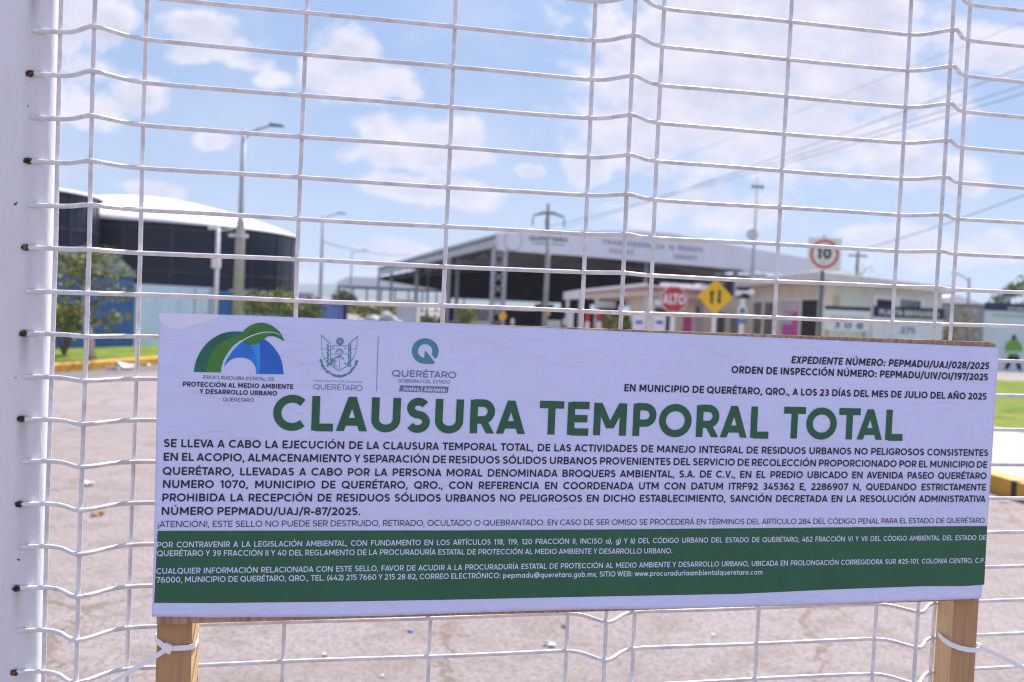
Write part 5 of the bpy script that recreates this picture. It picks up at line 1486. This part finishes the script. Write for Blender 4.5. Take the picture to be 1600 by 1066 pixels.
def sheet():
    NX, NY = 200, 70
    mb = MB(); mb.recalc = False
    vs = []
    uR = S(1547, 740)[0]
    for j in range(NY + 1):
        for i in range(NX + 1):
            x, y = sheet_px(i / NX, j / NY)
            u, z = S(x, y, .051)
            off = SH + disp(u, z)
            e_ = min(1, max(0, (x - (along(RIGHT, j / NY, 1)[0] - 9)) / 9)); off -= .0022 * e_ * e_
            # loose lower edge lifts a little
            k = max(0, (j / NY - .93) / .07); off += .0016 * k * k * (0.5 + mnoise.noise(Vector((u * 6, 0, 9))))
            # loose turned top left corner
            vs.append(F3(u, z, off))
    mb.add(vs, [(j * (NX + 1) + i, (j + 1) * (NX + 1) + i, (j + 1) * (NX + 1) + i + 1, j * (NX + 1) + i + 1) for j in range(NY) for i in range(NX)])
    o = mb.build('printed_sheet', M_PAPER, SIGN, smooth=True)
    so = o.modifiers.new('thickness', 'SOLIDIFY'); so.thickness = .0006; so.offset = -1
    return o
SHEET = sheet()
# green band
def band():
    NX, NY = 160, 14
    tp = [(246.5, 829), (700, 828.5), (1000, 826.5), (1541, 821.5)]
    bt = [(241, 941.5), (330, 942), (430, 940.5), (560, 939), (700, 936.5), (800, 934.5), (960, 931), (1150, 927.5), (1300, 920.5), (1440, 915.5), (1505, 915.5), (1536.5, 913)]
    vs = []
    for j in range(NY + 1):
        for i in range(NX + 1):
            a, b = along(tp, i / NX, 0), along(bt, i / NX, 0); t = j / NY
            vs.append(SG(a[0] + (b[0] - a[0]) * t, a[1] + (b[1] - a[1]) * t, .0004))
    mb = MB(); mb.recalc = False
    mb.add(vs, [(j * (NX + 1) + i, (j + 1) * (NX + 1) + i, (j + 1) * (NX + 1) + i + 1, j * (NX + 1) + i + 1) for j in range(NY) for i in range(NX)])
    mb.build('green_band', M_GREEN, SHEET, smooth=True)
band()
HS = []
def line(text, xl, yl, xr, yr, cap, w, m, shear=0.0, hs=None, track=0.0, lift=.0005, name='text_line'):
    """lettering from the left baseline pixel to the right one; hs fixes the letter width and the spaces take up the rest"""
    uL, zL = S(xl, yl); uR, zR = S(xr, yr)
    h = S(xl, yl - cap)[1] - zL
    if isinstance(cap, tuple): pass
    length = uR - uL
    sp = None
    sh_, tot = layout(text, w, track)
    nat = length / (tot * h)
    if hs:
        ns = text.count(' ')
        sw = (length / (h * hs) - (tot - ns * SPACE)) / ns
        ww = w / hs
        tot = layout(text, ww, track)[1]
        sw = (length / (h * hs) - (tot - ns * SPACE)) / ns
        sh_, tot = layout(text, ww, track, sw)
        sx = h * hs
        HS.append((text[:14], round(nat, 3), 'space', round(sw, 3)))
    else:
        sh_, tot = layout(text, w / nat, track)
        sx = length / tot
        HS.append((text[:14], round(nat, 3)))
    mb = MB(); mb.recalc = False
    def fn(x, y, k):
        u = uL + x * h + shear * y * h
        z = zL + (zR - zL) * (x * h / length) + y * h
        return F3(u, z, SH + disp(u, z) + lift + .00003 * k)
    shapes_to(mb, sh_, w, fn, sx / h)
    return mb.build(name, m, SHEET)
def sign_text():
    for t, x0, x1 in (('CLAUSURA', 426, 820), ('TEMPORAL', 841, 1199), ('TOTAL', 1221.5, 1408.5)):
        yb = lambda x: 672.6 + (x - 490) * (687.7 - 672.6) / (1400 - 490)
        capat = lambda x: 54.0 + (x - 490) * (47.2 - 54.0) / (1400 - 490)
        line(t, x0, yb(x0), x1, yb(x1), capat(x0), .225, M_GREEN, name='heading_word')
    BW = .195
    H = 1.225
    line('SE LLEVA A CABO LA EJECUCIÓN DE LA CLAUSURA TEMPORAL TOTAL, DE LAS ACTIVIDADES DE MANEJO INTEGRAL DE RESIDUOS URBANOS NO PELIGROSOS CONSISTENTES', 256, 698, 1542, 712.4, 12.2, BW, M_BLACK, hs=H)
    line('EN EL ACOPIO, ALMACENAMIENTO Y SEPARACIÓN DE RESIDUOS SÓLIDOS URBANOS PROVENIENTES DEL SERVICIO DE RECOLECCIÓN PROPORCIONADO POR EL MUNICIPIO DE', 256, 719.4, 1540.6, 730.8, 12.2, BW, M_BLACK, hs=H)
    line('QUERÉTARO, LLEVADAS A CABO POR LA PERSONA MORAL DENOMINADA BROQUERS AMBIENTAL, S.A. DE C.V., EN EL PREDIO UBICADO EN AVENIDA PASEO QUERÉTARO', 254.5, 741.6, 1539.8, 748.3, 12.2, BW, M_BLACK, hs=H)
    line('NUMERO 1070, MUNICIPIO DE QUERÉTARO, QRO., CON REFERENCIA EN COORDENADA UTM CON DATUM ITRF92 345362 E, 2286907 N, QUEDANDO ESTRICTAMENTE', 255, 762, 1539, 766.2, 12.2, BW, M_BLACK, hs=H)
    line('PROHIBIDA LA RECEPCIÓN DE RESIDUOS SÓLIDOS URBANOS NO PELIGROSOS EN DICHO ESTABLECIMIENTO, SANCIÓN DECRETADA EN LA RESOLUCIÓN ADMINISTRATIVA', 254, 783, 1538.6, 784.3, 12.2, BW, M_BLACK, hs=H)
    line('NÚMERO PEPMADU/UAJ/R-87/2025.', 253, 804, 562.5, 804.6, 12.2, BW, M_BLACK)
    line('¡ATENCIÓN!, ESTE SELLO NO PUEDE SER DESTRUIDO, RETIRADO, OCULTADO O QUEBRANTADO; EN CASO DE SER OMISO SE PROCEDERÁ EN TÉRMINOS DEL ARTÍCULO 284 DEL CÓDIGO PENAL PARA EL ESTADO DE QUERÉTARO.', 247, 823.4, 1539, 816.8, 9.6, .125, M_GREY)
    GW = .152
    line('POR CONTRAVENIR A LA LEGISLACIÓN AMBIENTAL, CON FUNDAMENTO EN LOS ARTÍCULOS 118, 119, 120 FRACCIÓN II, INCISO a), g) Y k) DEL CÓDIGO URBANO DEL ESTADO DE QUERÉTARO, 462 FRACCIÓN VI Y VII DEL CÓDIGO AMBIENTAL DEL ESTADO DE', 246, 855.2, 1538.4, 843.2, 9.0, GW, M_PWHITE, hs=1.10, lift=.0008)
    line('QUERÉTARO Y 39 FRACCIÓN II Y 40 DEL REGLAMENTO DE LA PROCURADURÍA ESTATAL DE PROTECCIÓN AL MEDIO AMBIENTE Y DESARROLLO URBANO.', 245.5, 868.6, 1049, 864, 9.0, GW, M_PWHITE, lift=.0008)
    line('CUALQUIER INFORMACIÓN RELACIONADA CON ESTE SELLO, FAVOR DE ACUDIR A LA PROCURADURÍA ESTATAL DE PROTECCIÓN AL MEDIO AMBIENTE Y DESARROLLO URBANO, UBICADA EN PROLONGACIÓN CORREGIDORA SUR #25-101, COLONIA CENTRO, C.P.', 244.5, 896.3, 1536.6, 878.8, 9.0, GW, M_PWHITE, hs=1.10, lift=.0008)
    line('76000, MUNICIPIO DE QUERÉTARO, QRO., TEL. (442) 215 7660 Y 215 28 82, CORREO ELECTRÓNICO: pepmadu@queretaro.gob.mx, SITIO WEB: www.procuraduriaambientalqueretaro.com', 244.5, 910, 1189.6, 896.8, 9.0, GW, M_PWHITE, lift=.0008)
    line('EXPEDIENTE NÚMERO: PEPMADU/UAJ/028/2025', 1234.8, 567.6, 1543.2, 577.2, 11.2, .215, M_BLACK, shear=.12)
    line('ORDEN DE INSPECCIÓN NÚMERO: PEPMADU/UIV/OI/197/2025', 1141.6, 582.9, 1542, 594.6, 11.2, .215, M_BLACK)
    line('EN MUNICIPIO DE QUERÉTARO, QRO., A LOS 23 DÍAS DEL MES DE JULIO DEL AÑO 2025', 974.5, 611.3, 1540, 624.6, 11.2, .21, M_BLACK)
    line('PROCURADURÍA ESTATAL DE', 318, 591.8, 428.6, 595.2, 5.3, .115, M_GREY)
    line('PROTECCIÓN AL MEDIO AMBIENTE', 286, 603.6, 458, 607.8, 7.4, .21, M_NAVYINK)
    line('Y DESARROLLO URBANO', 312, 615, 433, 618.2, 7.4, .21, M_NAVYINK)
    line('QUERÉTARO', 348.3, 626.6, 396.7, 628, 5.7, .115, M_GREY)
    line('PODER EJECUTIVO DEL ESTADO DE', 489, 596, 565.7, 598.4, 2.7, .12, M_SLATE)
    line('QUERÉTARO', 489.5, 608.2, 566, 610.6, 8.6, .115, M_SLATE)
    line('QUERÉTARO', 612.3, 588.2, 712.5, 591, 10.2, .17, M_SLATE)
    line('GOBIERNO DEL ESTADO', 621.5, 597.6, 702.7, 599.6, 5.4, .13, M_SLATE)
sign_text()
print(HS)
def flat(name, pts, m, lift, parent, conv):
    q = [S(*conv(*p)) for p in pts]
    v2 = [Vector((u, z, 0)) for u, z in q]
    tri = tessellate_polygon([v2])
    mb = MB(); mb.recalc = False
    fs = []
    for a, b, c in tri:
        if (v2[b] - v2[a]).cross(v2[c] - v2[a]).z < 0: a, c = c, a
        fs.append((a, b, c))
    mb.add([F3(u, z, SH + disp(u, z) + lift) for u, z in q], fs)
    return mb.build(name, m, parent)
def strokes(name, polys, m, lift, parent, conv):
    """polys: (points, width in crop pixels, closed)"""
    mb = MB(); mb.recalc = False
    for k, (pts, w, cl) in enumerate(polys):
        vs, fs = thick(pts, w, cl)
        q = [S(*conv(*p)) for p in vs]
        mb.add([F3(u, z, SH + disp(u, z) + lift + .00002 * (k % 6)) for u, z in q], [tuple(reversed(f)) for f in fs])
    return mb.build(name, m, parent)
def film():
    M_F = mat('clear_film_over_vinyl', (0.76, 0.745, 0.93), 0.3, .05, 20)
    idn = lambda x, y: (x, y)
    flat('film_edge', smooth_pts([(249.2, 489.4), (300, 490.6), (343, 492.6), (332, 500), (318, 505.5), (303, 508), (287, 513.5), (272, 514), (258, 508.5), (249, 499)]), M_F, .0002, SHEET, idn)
film()
def emblems():
    c2 = lambda x, y: (280 + x / 6.664, 490 + y / 6.664)
    c3 = lambda x, y: (470 + x / 5.926, 500 + y / 5.926)
    g1 = mat('deep_green_print', (.012, .11, .075), .5, 0, 14, col2=(.02, .17, .12)); g2 = mat('leaf_green_print', (.055, .22, .035), .5, .15, 14); g3 = mat('bright_green_print', (.045, .20, .04), .5, 0, 14, col2=(.03, .14, .05))
    b1 = mat('azure_print', (.02, .16, .62), .5, 0, 18, col2=(.03, .26, .74)); b2 = mat('blue_print', (.015, .11, .50), .5, 0, 10, col2=(.02, .16, .62)); b3 = mat('sky_blue_print', (.03, .28, .80), .5)
    outer = smooth_pts([(153, 607), (165, 535), (190, 460), (230, 385), (290, 310), (350, 260), (430, 215), (500, 195), (580, 186), (668, 190)])
    inner = smooth_pts([(285, 610), (290, 545), (312, 470), (345, 400), (400, 335), (470, 285), (560, 245), (650, 222)])
    swL = smooth_pts([(435, 613), (440, 560), (462, 485), (505, 410), (565, 335), (630, 285), (700, 243)])
    flat('emblem_arch', outer + inner[::-1], g1, .0004, SHEET, c2)
    flat('emblem_arch', inner + [(690, 200)] + swL[::-1], g2, .00045, SHEET, c2)
    swR = smooth_pts([(470, 548), (500, 475), (560, 388), (640, 305), (700, 262)])
    arcin = smooth_pts([(803, 628), (797, 565), (775, 520), (740, 485), (690, 463), (630, 457), (570, 467), (520, 495), (475, 545)])
    right = smooth_pts([(880, 262), (940, 305), (1000, 370), (1050, 450), (1075, 530), (1088, 632)])
    flat('emblem_blue_arch', swR + [(800, 290)] + right + arcin, b2, .0004, SHEET, c2)
    mid = smooth_pts([(690, 300), (740, 345), (780, 415), (802, 495), (803, 560)])
    flat('emblem_blue_arch', swR[:-2] + mid + arcin[4:], b1, .00045, SHEET, c2)
    flat('emblem_blue_arch', [(740, 330), (800, 310), (840, 305), (845, 450), (842, 560), (830, 627), (806, 627), (805, 495), (782, 413)], b3, .00048, SHEET, c2)
    leaf = smooth_pts([(650, 285), (643, 240), (655, 205), (685, 165), (735, 128), (795, 104), (850, 97), (910, 105), (975, 133), (1030, 175), (1068, 225), (1092, 290), (1060, 252), (1010, 224), (960, 218), (920, 238), (880, 268), (835, 300), (790, 320), (740, 325), (690, 312)]) 
    flat('emblem_leaf', leaf, g2, .00055, SHEET, c2)
    upper = smooth_pts([(700, 243), (760, 165), (850, 99), (910, 106), (975, 133), (1030, 175), (1068, 225), (1090, 285), (1040, 215), (960, 195), (880, 195), (790, 212)])
    flat('emblem_leaf', upper, g3, .0006, SHEET, c2)
    flat('emblem_leaf', [(905, 242), (955, 214), (1010, 214), (1058, 246), (1092, 290), (1040, 256), (990, 236), (945, 232)], g1, .00066, SHEET, c2)
    sw = smooth_pts([(452, 600), (462, 545), (490, 470), (545, 390), (620, 312), (710, 252), (810, 212), (910, 193), (1000, 200), (1055, 228)], 5)
    up_, lo_ = [], []
    for i, p in enumerate(sw):
        t = i / (len(sw) - 1); wd = 13 * (1 - t) ** .6 + 3
        q = sw[min(i + 1, len(sw) - 1)]; o = sw[max(i - 1, 0)]
        dx, dy = q[0] - o[0], q[1] - o[1]; l = math.hypot(dx, dy)
        up_.append((p[0] - dy / l * wd / 2, p[1] + dx / l * wd / 2)); lo_.append((p[0] + dy / l * wd / 2, p[1] - dx / l * wd / 2))
    flat('emblem_swoosh', up_ + lo_[::-1], M_PWHITE, .0008, SHEET, c2)
    # coat of arms
    P = []
    P += [([(185, 137), (278, 225)], 7, False), ([(530, 148), (440, 228)], 7, False)]
    P += [(smooth_pts([(190, 145), (190, 230), (202, 315), (235, 385), (275, 420)]), 4, False), (smooth_pts([(522, 158), (516, 250), (497, 330), (455, 395), (425, 425)]), 4, False)]
    P += [([(194, 262), (245, 275)], 4, False), ([(512, 262), (462, 278)], 4, False), ([(210, 355), (260, 352)], 4, False), ([(492, 360), (448, 355)], 4, False)]
    P += [([(275, 240), (440, 240), (440, 420), (357, 470), (275, 420)], 6, True), ([(275, 315), (440, 315)], 5, False), ([(357, 315), (357, 455)], 4, False)]
    P += [(arc(357, 305, 34, -38, 0, 180), 7, False), (arc(357, 305, 20, -22, 0, 180), 5, False)]
    P += [(arc(363, 198, 28, 28, 0, 360, 20)[:-1], 14, True), (arc(363, 198, 12, 12, 0, 360, 12)[:-1], 9, True)]
    rr = random.Random(2)
    for s_ in (0, 1):
        side = [(252 + 4 * math.sin(i * 1.9), 232 + i * 12) for i in range(17)]
        if s_: side = [(710 - x, y) for x, y in side]
        P.append((side, 9, False))
        for x, y in side[::2]: P.append((arc(x, y, 8, 8, 0, 300, 8), 5, False))
    gar = smooth_pts([(182, 370), (200, 425), (240, 475), (300, 508), (352, 520), (410, 510), (462, 475), (500, 425), (520, 380)], 6)
    P.append((gar, 8, False))
    for i, (x, y) in enumerate(gar[::2]):
        P.append((arc(x + rr.uniform(-4, 4), y + rr.uniform(-4, 4), 11, 9, rr.uniform(0, 360), rr.uniform(360, 640), 9), 6, False))
    for i in range(16):
        x, y = rr.uniform(285, 430), rr.uniform(328, 440); P.append((arc(x, y, rr.uniform(7, 14), rr.uniform(6, 12), rr.uniform(0, 200), rr.uniform(330, 500), 9), 5, False))
    P += [([(245, 425), (290, 395)], 9, False), ([(450, 432), (410, 395)], 9, False), (arc(300, 262, 5, 5, 0, 360, 8)[:-1], 6, True), (arc(412, 262, 5, 5, 0, 360, 8)[:-1], 6, True)]
    strokes('coat_of_arms', P, M_TEAL, .0004, SHEET, c3)
    strokes('divider_line', [([(717, 158), (700, 657)], 5, False)], M_SLATE, .0004, SHEET, c3)
    # ring with an arrow
    out_ = arc(1150, 288, 124, -118, -38, 268, 40)
    inn = arc(1150, 288, 67, -64, 262, -30, 36)
    flat('ring_emblem', out_ + [(1200, 406), (1230, 406), (1241, 396), (1158, 288), (1148, 290)] + inn, M_TEAL, .0004, SHEET, c3)
    flat('slogan_box', [(918, 604), (1118, 611), (1108, 668), (908, 661)], M_SLATE, .0004, SHEET, c3)
    flat('slogan_box', [(1128, 611), (1368, 618), (1358, 675), (1118, 669)], M_SLATE, .0004, SHEET, c3)
    for t, x0, y0, x1, y1 in (('Juntos,', 938, 652, 1100, 658), ('Adelante.', 1132, 659, 1346, 665)):
        a, b = c3(x0, y0), c3(x1, y1)
        line(t, a[0], a[1], b[0], b[1], 6.6, .20, M_PWHITE, shear=.2, lift=.0007)
emblems()

# ------------------------------------------------------------------ cable ties holding the sign posts to the mesh
def ties():
    def T(px, py, off): 
        u, z = S(px, py, off); return F3(u, z, off)
    e = empty('cable_tie', T(261, 1013, .042), 'white nylon cable tie round the left wooden post, its tail hanging down left', 'cable tie', 'cable ties holding the sign')
    f = .0412
    mb = MB()
    p = [T(264, 1013, f + .0012), T(280, 1012.5, f + .0008), T(296, 1011.5, f + .0008)]
    nr = [FN] * 3
    p += [T(301.5, 1010, f - .0002), T(306, 1006, .030), T(309, 999, .018), T(309.5, 992, .006), T(307, 987, -.004), T(290, 990, -.0065), T(265, 994, -.0065), T(250, 996, -.0065)]
    nr += [(FN + FD).normalized(), FD, FD, FD, (FD - FN).normalized(), -FN, -FN, -FN]
    mb.ribbon(p, .0060, .0012, nr)
    p2 = [T(246, 992, .002), T(243.5, 996, .022), T(244.5, 1000, f - .001), T(250, 1005, f + .0008), T(258, 1011, f + .0012)]
    mb.ribbon(p2, .0060, .0012, [-FD, -FD, (FN - FD).normalized(), FN, FN])
    mb.build('band', M_TIE, e)
    hm = MB(); c = T(262, 1013, f + .0035); hm.box(c, (.0110, .006, .0100), math.atan2(FD.y, FD.x), Matrix.Rotation(R(28), 3, 'Y')); hm.build('head', M_TIE, e, bevel=.0012)
    tm = MB(); tm.ribbon([T(258, 1016, f + .003), T(245, 1024, f + .006), T(225, 1036, f + .009), T(200, 1051, f + .010), T(172, 1068, f + .009), T(140, 1090, f + .006), T(112, 1112, f)], .0054, .0011, FN); tm.build('tail', M_TIE, e)
    e = empty('cable_tie', T(1500, 1010, .042), 'white nylon cable tie across the right wooden post, tail reaching right', 'cable tie', 'cable ties holding the sign')
    mb = MB()
    p = [T(1466, 988, .002), T(1467, 991, .012), T(1474, 999, .030), T(1485, 1006.5, f + .0006), T(1498, 1012, f + .0008), T(1512, 1015, f + .0008), T(1525.5, 1016, f + .0008)]
    nr = [-FD, -FD, (-FD + FN * .3).normalized(), (FN - FD).normalized(), FN, FN, FN]
    p += [T(1529, 1014, .034), T(1530, 1011, .014), T(1529, 1008, -.003)]
    nr += [FD, FD, FD]
    mb.ribbon(p, .0068, .0012, nr); mb.build('band', M_TIE, e)
    hm = MB(); c = T(1529.5, 1010, .012); hm.box(c, (.006, .009, .009), math.atan2(FD.y, FD.x)); hm.build('head', M_TIE, e, bevel=.001)
    tm = MB(); tm.ribbon([T(1529, 1009, .016), T(1541, 1016, .022), T(1556, 1022, .024), T(1580, 1034, .024), T(1602, 1046, .023), T(1640, 1068, .02)], .0064, .0011, [FN, (FN + Vector((0, 0, .5))).normalized(), FN, FN, FN, FN]); tm.build('tail', M_TIE, e)
ties()

# ------------------------------------------------------------------ litter
def litter():
    M_SCRAP = mat('white_scrap', (.75, .73, .75), .7); M_BL = mat('blue_scrap', (.08, .2, .6), .6); M_LEAFD = mat('dry_leaf', (.30, .16, .05), .8); M_ST = mat('pebble', (.28, .24, .22), .9, .3, 30)
    def scrap(px, py, s_, m, label, cat, name, seed, group=None):
        rr = random.Random(seed); c = G(px, py)
        mb = MB(); n = 9
        ring = [Vector((c.x + math.cos(i * 2 * math.pi / n) * s_ * rr.uniform(.6, 1.1), c.y + math.sin(i * 2 * math.pi / n) * s_ * rr.uniform(.35, .8), rr.uniform(.006, .006 + s_ * .5))) for i in range(n)]
        mid_ = Vector((c.x, c.y, s_ * .35 + .006))
        vs = ring + [mid_] + [Vector((v.x, v.y, max(.002, v.z - .005))) for v in ring] + [mid_ - Vector((0, 0, .005))]
        fs = []
        for i in range(n):
            j = (i + 1) % n
            fs += [(i, j, n), (n + 1 + j, n + 1 + i, 2 * n + 1), (j, i, n + 1 + i, n + 1 + j)]
        mb.add(vs, fs); o = mb.build(name, m); tag(o, label, cat, group)
    scrap(861, 1009, .038, M_SCRAP, 'largest white paper scrap on the ground below the sign', 'litter', 'paper_scrap', 1)
    scrap(641, 988, .014, M_BL, 'tiny blue plastic scrap on the ground below the sign', 'litter', 'plastic_scrap', 2)
    scrap(508, 1025, .014, M_SCRAP, 'small white paper flake left of the blue scrap', 'litter', 'paper_scrap', 3)
    scrap(883, 980, .022, M_ST, 'dark pebble up and right of the largest white scrap', 'pebble', 'pebble', 4)
    scrap(152, 806, .05, M_LEAFD, 'dry brown leaf on the ground left of the sign', 'leaf', 'dry_leaf', 5)
    scrap(138, 758, .06, M_SCRAP, 'pale crumpled scrap on the ground above the dry leaf', 'litter', 'paper_scrap', 6)
    scrap(197, 577, .28, M_SCRAP, 'largest crumpled white bag lying against the left yellow kerb', 'litter', 'plastic_bag', 7)
    scrap(228, 572, .12, M_SCRAP, 'small white scrap in the gutter near the sign\'s left edge', 'litter', 'paper_scrap', 8)
    scrap(176, 578, .16, M_SCRAP, 'white scrap in the gutter between the bag and the limewashed trunk', 'litter', 'paper_scrap', 9)
    scrap(1568, 785, .05, M_SCRAP, 'white flake on the road in front of the yellow and black kerb', 'litter', 'paper_scrap', 10)
    scrap(598, 1058, .012, M_SCRAP, 'white crumb at the lower edge left of centre', 'litter', 'paper_scrap', 11)
    scrap(1115, 994, .012, M_SCRAP, 'white speck on the ground under the sign\'s right half', 'litter', 'paper_scrap', 12)
litter()

# ------------------------------------------------------------------ the air
def haze():
    m = bpy.data.materials.new('pale_air'); m.use_nodes = True
    nt = m.node_tree; nt.nodes.clear()
    o = nt.nodes.new('ShaderNodeOutputMaterial'); v = nt.nodes.new('ShaderNodeVolumePrincipled')
    v.inputs['Color'].default_value = (0.72, 0.84, 1.0, 1); v.inputs['Density'].default_value = 0.0003
    nt.links.new(v.outputs[0], o.inputs['Volume'])
    mb = MB(); mb.box((0, 1700, 42), (11000, 3900, 86)); ob = mb.build('haze', m, origin=(0, 0, 0)); ob['kind'] = 'stuff'
haze()
